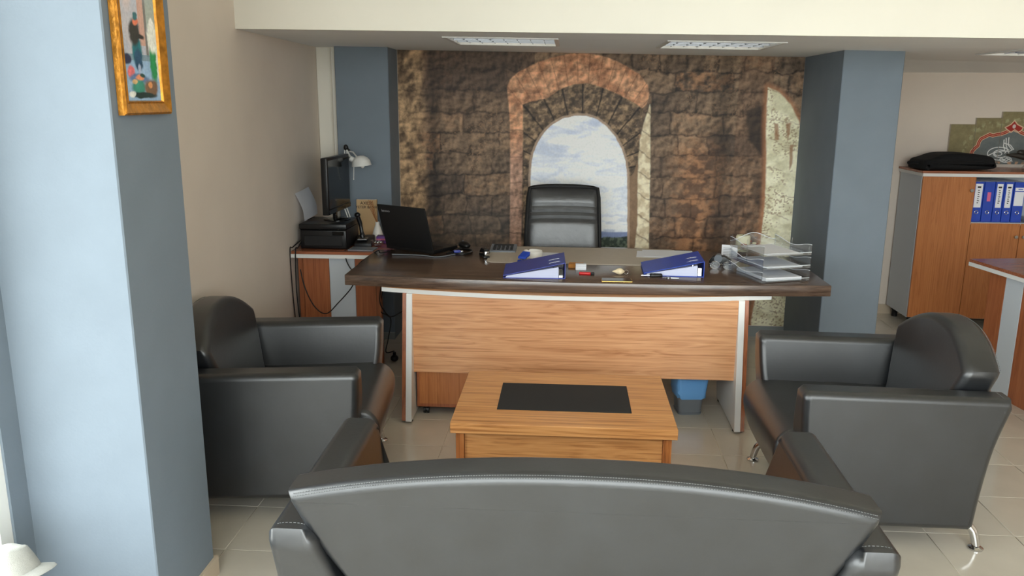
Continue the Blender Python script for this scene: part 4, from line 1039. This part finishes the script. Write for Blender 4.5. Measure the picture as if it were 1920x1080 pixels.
# ornament at the frame's edge
om = thing('ornament', 'dark ornament on a pale glass base at the right end of the cabinet top', 'ornament', (3.40, 6.36, 1.166))
bm = B(); lathe(bm, [(0,0),(.06,0),(.065,.01),(.05,.03),(.03,.055),(0,.06)], seg=24); obj('glass_base', bm, 'acrylic', om)
bm = B(); tube(bm, spline([(-.19,0,.105),(-.12,0,.10),(-.04,0,.09),(.06,0,.095),(.14,0,.12),(.18,0,.15)], 5), [.004+.024*_s(PI*min(1,max(.02,i/25))) for i in range(26)], 10); disc_ball(bm, (-.09,-.01,.125), .035, .02, .018, 12, 8); obj('figure', bm, 'ornament', om)
bm = B(); tube(bm, [(0,0,.055),(0,0,.095)], .008, 8); obj('stem', bm, 'ornament', om)

# stepped canvas prints with a calligraphic emblem
AY = 6.55
def ap(*pts): return [(ony(x, y, AY).x, ony(x, y, AY).z) for x, y in pts]
bandL = ap((1820,291),(1821,284),(1826,278),(1832,273),(1834,266),(1838,260),(1846,256),(1854,252),(1860,254),(1868,252),(1876,251),(1884,248),(1890,245),(1896,243))
ax_ = ony(1901, 230, AY).x
def mir(pts): return [(2*ax_-x, z) for x, z in pts]
bandR = mir(bandL)
def ell(cx, cy, rx, ry, a0, a1, n=26, tilt=0):
    o = []
    for i in range(n+1):
        a = a0+(a1-a0)*i/n; x, y = rx*_c(a), ry*_s(a); o.append((cx+x*_c(tilt)-y*_s(tilt), cy+x*_s(tilt)+y*_c(tilt)))
    return o
tugra = [ap(*ell(1872,288,22,12,-.6,-5.2)), ap(*ell(1874,288,13,7,-.6,-5.4)), ap(*ell(1870,288,7,3.5,0,6.3)), ap((1850,292),(1862,286),(1876,283),(1890,284),(1898,280)),
         ap((1881,262),(1880,275),(1884,286)), ap((1885,259),(1885,273),(1890,287)), ap((1890,258),(1889,272),(1896,281)), ap((1881,268),(1893,272),(1899,280)), ap((1880,275),(1888,280),(1882,287)),
         ap(*ell(1884,299,11,5,0,6.3)), ap((1876,296),(1884,302),(1892,297)), ap((1878,302),(1886,296),(1896,302))]
arch_in = bandL + list(reversed(bandR))
arch_in = arch_in + [(arch_in[-1][0], 1.15), (arch_in[0][0], 1.15)]
dia = ap((1901,226),(1906,233),(1917,239),(1914,244),(1908,248),(1901,243),(1894,248),(1888,244),(1883,239),(1894,233))
def art(U, V):
    n = fbm(U*30, V*30, 4, 3)
    c = mixc(np.broadcast_to(col((122,112,80)), U.shape+(3,)), col((148,138,102)), n)
    dd = np.minimum(ldist(U, V, bandL), ldist(U, V, bandR))
    leaf = np.exp(-((dd-.075)/.022)**2)*sst(.45,.62,fbm(U*48, V*48, 3, 8)); c = mixc(c, col((168,166,128)), leaf*.8)
    ins = 1-sst(-.003, .003, sdist(U, V, arch_in)); c = mixc(c, mixc(np.broadcast_to(col((96,104,106)), U.shape+(3,)), col((118,124,122)), n), ins)
    c = mixc(c, col((222,190,160)), 1-sst(.0135, .016, dd)); c = mixc(c, col((160,52,40)), 1-sst(.0095, .0115, dd))
    c = mixc(c, col((214,150,120)), (1-sst(.0012, .0028, dd)))
    sd = sdist(U, V, dia); c = mixc(c, col((222,190,160)), 1-sst(.002, .005, sd)); c = mixc(c, col((160,46,38)), 1-sst(-.005, -.002, sd))
    c = mixc(c, col((214,196,190)), 1-sst(.010, .014, np.hypot(U-ax_, (V-ony(1901,237,AY).z)*.8)))
    td = np.full(U.shape, 9.)
    for s in tugra: td = np.minimum(td, ldist(U, V, s))
    c = mixc(c, col((226,228,226)), 1-sst(.0022, .0042, td))
    pk = sst(.5, .68, fbm(U*40, V*40, 3, 12))*ins*sst(1.215, 1.20, V); c = mixc(c, col((190,150,120)), pk)
    return c
tops = [(2.868, 3.047, 1.483), (3.050, 3.232, 1.531), (3.235, 3.43, 1.578), (3.433, 3.615, 1.531)]
labs = ['shortest olive canvas panel of the stepped wall art', 'middle-height olive canvas panel of the wall art, with the emblem\'s loops', 'tallest olive canvas panel of the wall art, with the red finial', 'olive canvas panel right of the tallest one, at the frame edge']
for (x0, x1, zt), lab in zip(tops, labs):
    bm = B(); box(bm, x0, x1, AY-.012, YF-.001, 1.19, zt); o = obj('canvas_panel', bm, 'pad_taupe'); tag(o, lab, 'wall art', 'stepped canvas panels')
    print_sheet('print', 'art_print', art, x0, x1, 1.19, zt, .0022, lambda u, v: np.stack([u, np.full_like(u, AY-.0128), v], 1), o)

# second desk at the right edge
d2 = thing('second_desk', 'wood and white desk cut off by the right edge of the frame', 'desk', (2.39, 4.99, 0), math.radians(8.6))
bm = B(); box(bm, 0, .75, -1.15, 0, .722, .74); obj('desk_top', bm, 'wood_top_red', d2)
bm = B(); box(bm, -.003, .75, -1.15, 0, .70, .722); obj('white_edge', bm, 'white_laminate', d2)
for a, b, m in ((-.275, -.135, 'wood_red'), (-.42, -.275, 'cool_laminate'), (-.62, -.42, 'wood_red')):
    bm = B(); box(bm, .045, .075, a, b-.002, .0, .70, bevel=.001, seg=1); obj('end_board', bm, m, d2)
bm = B(); box(bm, .055, .075, -1.08, -.62, .25, .70); obj('end_panel', bm, 'wood_red', d2)
for y0 in (-.15, -1.08):
    bm = B(); box(bm, .10, .70, y0-.03, y0, .0, .70); obj('side_board', bm, 'wood_red', d2)

# ================================================================== LEFT: picture, cap, cords
XP = -1.217
fp = thing('framed_picture', 'narrow painting in an ornate gilt frame hanging on the pillar', 'picture', (XP, 2.335, 1.60))
# frame profile bars
W0, W1, H0, H1 = -.135, .135, .0, .62
def fbar(pts_a, pts_b):
    bm = B()
    va = [bm.verts.new(p) for p in pts_a]; vb = [bm.verts.new(p) for p in pts_b]
    for i in range(len(va)-1): bm.faces.new((va[i], va[i+1], vb[i+1], vb[i]))
    bm.faces.new((va[-1], va[0], vb[0], vb[-1])); bm.faces.new(va); bm.faces.new(list(reversed(vb)))
    bmesh.ops.recalc_face_normals(bm, faces=bm.faces); return bm
pf = [(0, .0), (0, .016), (.006, .022), (.02, .016), (.031, .012), (.035, .014), (.039, .009), (.039, 0)]     # (inset, height off wall)
cor = [(W0, H0, 1, 1), (W1, H0, -1, 1), (W1, H1, -1, -1), (W0, H1, 1, -1)]
for k in range(4):
    A, Bq = cor[k], cor[(k+1) % 4]
    obj('frame_bar', fbar([(h, A[0]+A[2]*i, A[1]+A[3]*i) for i, h in pf], [(h, Bq[0]+Bq[2]*i, Bq[1]+Bq[3]*i) for i, h in pf]), 'gilt', fp)
def painting(U, V):                               # U along the wall (m), V up (m)
    u = (U-W0)/(W1-W0); v = V
    n = fbm(U*60, V*60, 4, 31); n2 = fbm(U*22, V*22, 3, 33)
    c = mixc(np.broadcast_to(col((172,182,200)), U.shape+(3,)), col((206,196,196)), n2)
    def E(c, cx, cy, rx, ry, rgb, soft=.25, a=1):
        d = np.sqrt(((u-cx+.05*(n-.5))/rx)**2+((v-cy+.01*(n2-.5))/ry)**2); return mixc(c, mixc(np.broadcast_to(col(rgb), U.shape+(3,)), col(tuple(min(255, q*1.25) for q in rgb)), n), (1-sst(1-soft, 1+soft, d))*a)
    c = mixc(c, col((208,160,140)), ((u > .50)*(u < .62)*(v > .19)).astype(float)*.9)
    c = mixc(c, col((96,92,80)), ((u > .62)*(u < .67)*(v > .16)).astype(float)*.8)
    c = mixc(c, col((150,166,140)), ((u > .67)*(v > .24)).astype(float)*.6)
    c = mixc(c, col((110,140,156)), (v < .165).astype(float)*(v > .145)*.8)
    c = mixc(c, mixc(np.broadcast_to(col((136,170,206)), U.shape+(3,)), col((170,196,220)), n), (v < .148).astype(float))
    c = E(c, .22, .15, .08, .014, (44,48,74))
    c = E(c, .43, .175, .10, .045, (30,102,110)); c = E(c, .44, .15, .08, .03, (36,70,96)); c = E(c, .40, .225, .11, .035, (44,42,38)); c = E(c, .50, .212, .09, .007, (40,38,36))
    c = E(c, .44, .255, .05, .012, (206,110,78)); c = E(c, .44, .268, .05, .011, (40,92,98)); c = E(c, .45, .12, .03, .02, (150,160,182))
    c = E(c, .76, .15, .09, .06, (38,130,78)); c = E(c, .77, .215, .11, .04, (206,208,196)); c = E(c, .78, .255, .055, .016, (214,210,200)); c = E(c, .84, .15, .035, .05, (196,202,190))
    c = E(c, .27, .115, .07, .018, (206,108,110)); c = E(c, .42, .098, .19, .014, (86,112,146)); c = E(c, .44, .10, .08, .009, (206,132,96)); c = E(c, .5, .107, .05, .006, (44,76,70))
    c = E(c, .40, .075, .14, .018, (58,128,110)); c = E(c, .66, .075, .14, .024, (112,86,66)); c = E(c, .64, .085, .05, .009, (206,140,90)); c = E(c, .5, .055, .25, .008, (34,52,50))
    c = E(c, .26, .057, .06, .008, (210,210,200)); c = E(c, .33, .088, .06, .007, (196,162,116))
    c = E(c, .30, .36, .1, .06, (214,170,156), .6, .6); c = E(c, .7, .45, .2, .1, (176,190,206), .6, .7)
    return c
print_sheet('painted_canvas', 'painting_print', painting, W0+.034, W1-.034, H0+.036, H1-.036, .0013, lambda u, v: np.stack([np.full_like(u, .0075), u, v], 1), fp)
bm = B(); box(bm, 0, .007, W0+.02, W1-.02, H0+.02, H1-.02); obj('backing', bm, 'pad_taupe', fp)
# sill under the side window, a cloth bundle and a hat on it
bm = B(); box(bm, -1.595, -1.45, .2, 1.93, .30, .335, bevel=.004, seg=1); struct('window_sill', bm, 'white_frame')
bm = B(); disc_ball(bm, (0,0,.03), .075, .075, .035, 24, 16)
for v in bm.verts:
    k = 1+.10*_s(v.co.x*70+v.co.z*50)*_c(v.co.y*60); v.co.x *= k; v.co.y *= k; v.co.z = max(0, v.co.z)
o = obj('cloth_bundle', bm, 'cap_cloth'); o.location = (-1.485, 1.84, .335); tag(o, 'crumpled white cloth under the pale hat at bottom left', 'cloth')
cp = thing('cap', 'off-white cloth hat with a brim at the bottom left corner', 'hat', (-1.475, 1.86, .405))
cp.rotation_euler = (-.22, -.22, -.15)
bm = B(); lathe(bm, [(.090,.004),(.086,.02),(.074,.050),(.064,.070),(.058,.074),(.035,.072),(0,.070)], seg=32)
for v in bm.verts: v.co.x *= 1.1; v.co.z += .005*_s(v.co.x*55)*_c(v.co.y*45)
obj('crown', bm, 'cap_cloth', cp)
bm = B(); lathe(bm, [(.088,.010),(.105,.006),(.126,.0),(.130,-.004),(.126,-.006),(.105,-.001),(.088,.004)], seg=32)
for v in bm.verts: v.co.z += .006*_s(2*math.atan2(v.co.y, v.co.x)+.6)
obj('brim', bm, 'cap_cloth', cp)
# cords
def cord(label, pts, r=.0035):
    bm = B(); tube(bm, spline(pts, 8), r, 6); tag(obj('computer_cable', bm, 'matte_black'), label, 'cord', 'black cords around the side desk')
def L(x, y, Y): p = ony(x, y, Y); return Vector((max(p.x, wl(Y)+.012), Y, p.z))
cord('black cord hanging closest to the left wall beside the side desk', [(-1.655, 4.98, .785), (-1.672, 4.865, .758), (-1.672, 4.812, .745), (-1.668, 4.808, .50), (-1.66, 4.82, .25), (-1.645, 4.83, .02)])
cord('black cord hanging beside the left wooden board of the side desk', [(-1.645, 4.97, .785), (-1.64, 4.865, .756), (-1.638, 4.812, .743), (-1.643, 4.808, .5), (-1.632, 4.82, .25), (-1.62, 4.84, .02)])
cord('black cord looping in front of the white board of the side desk', [L(563,505,4.80), L(572,540,4.79), L(590,575,4.78), L(612,588,4.77), L(635,567,4.75), L(655,545,4.70), L(668,528,4.66), on_desk(690,500)+Vector((0,.0,-.08))])
cord('black cord crossing from the side desk top onto the desk', [(-1.35, 4.88, .744), L(650,490,4.815), L(663,508,4.80), L(676,492,4.80), Vector((-1.13, 4.78, .76)), Vector((-1.10, 4.74, .756)), Vector((-1.06, 4.80, .756))])
cord('black cord running down to the floor behind the left desk leg', [(-1.085, 4.80, .69), L(712,560,4.85), L(722,585,4.9), L(733,600,4.95), L(728,635,4.98), L(724,660,4.99), (-1.09, 5.0, .07)])
cord('black cord sagging between the side desk and the left desk leg', [(-1.085, 4.86, .66), L(713,575,4.9), L(724,590,4.85), L(740,592,4.75), (-.86, 4.62, .50)])
bm = B(); disc_ball(bm, (0,0,.022), .026, .026, .022, 14, 8); tube(bm, [(0,0,.03),(0,.0,.062)], .01, 10); o = obj('power_plug', bm, 'black_plastic'); o.location = (-1.09, 5.0, 0); tag(o, 'round black power plug on the floor beside the side desk', 'plug')
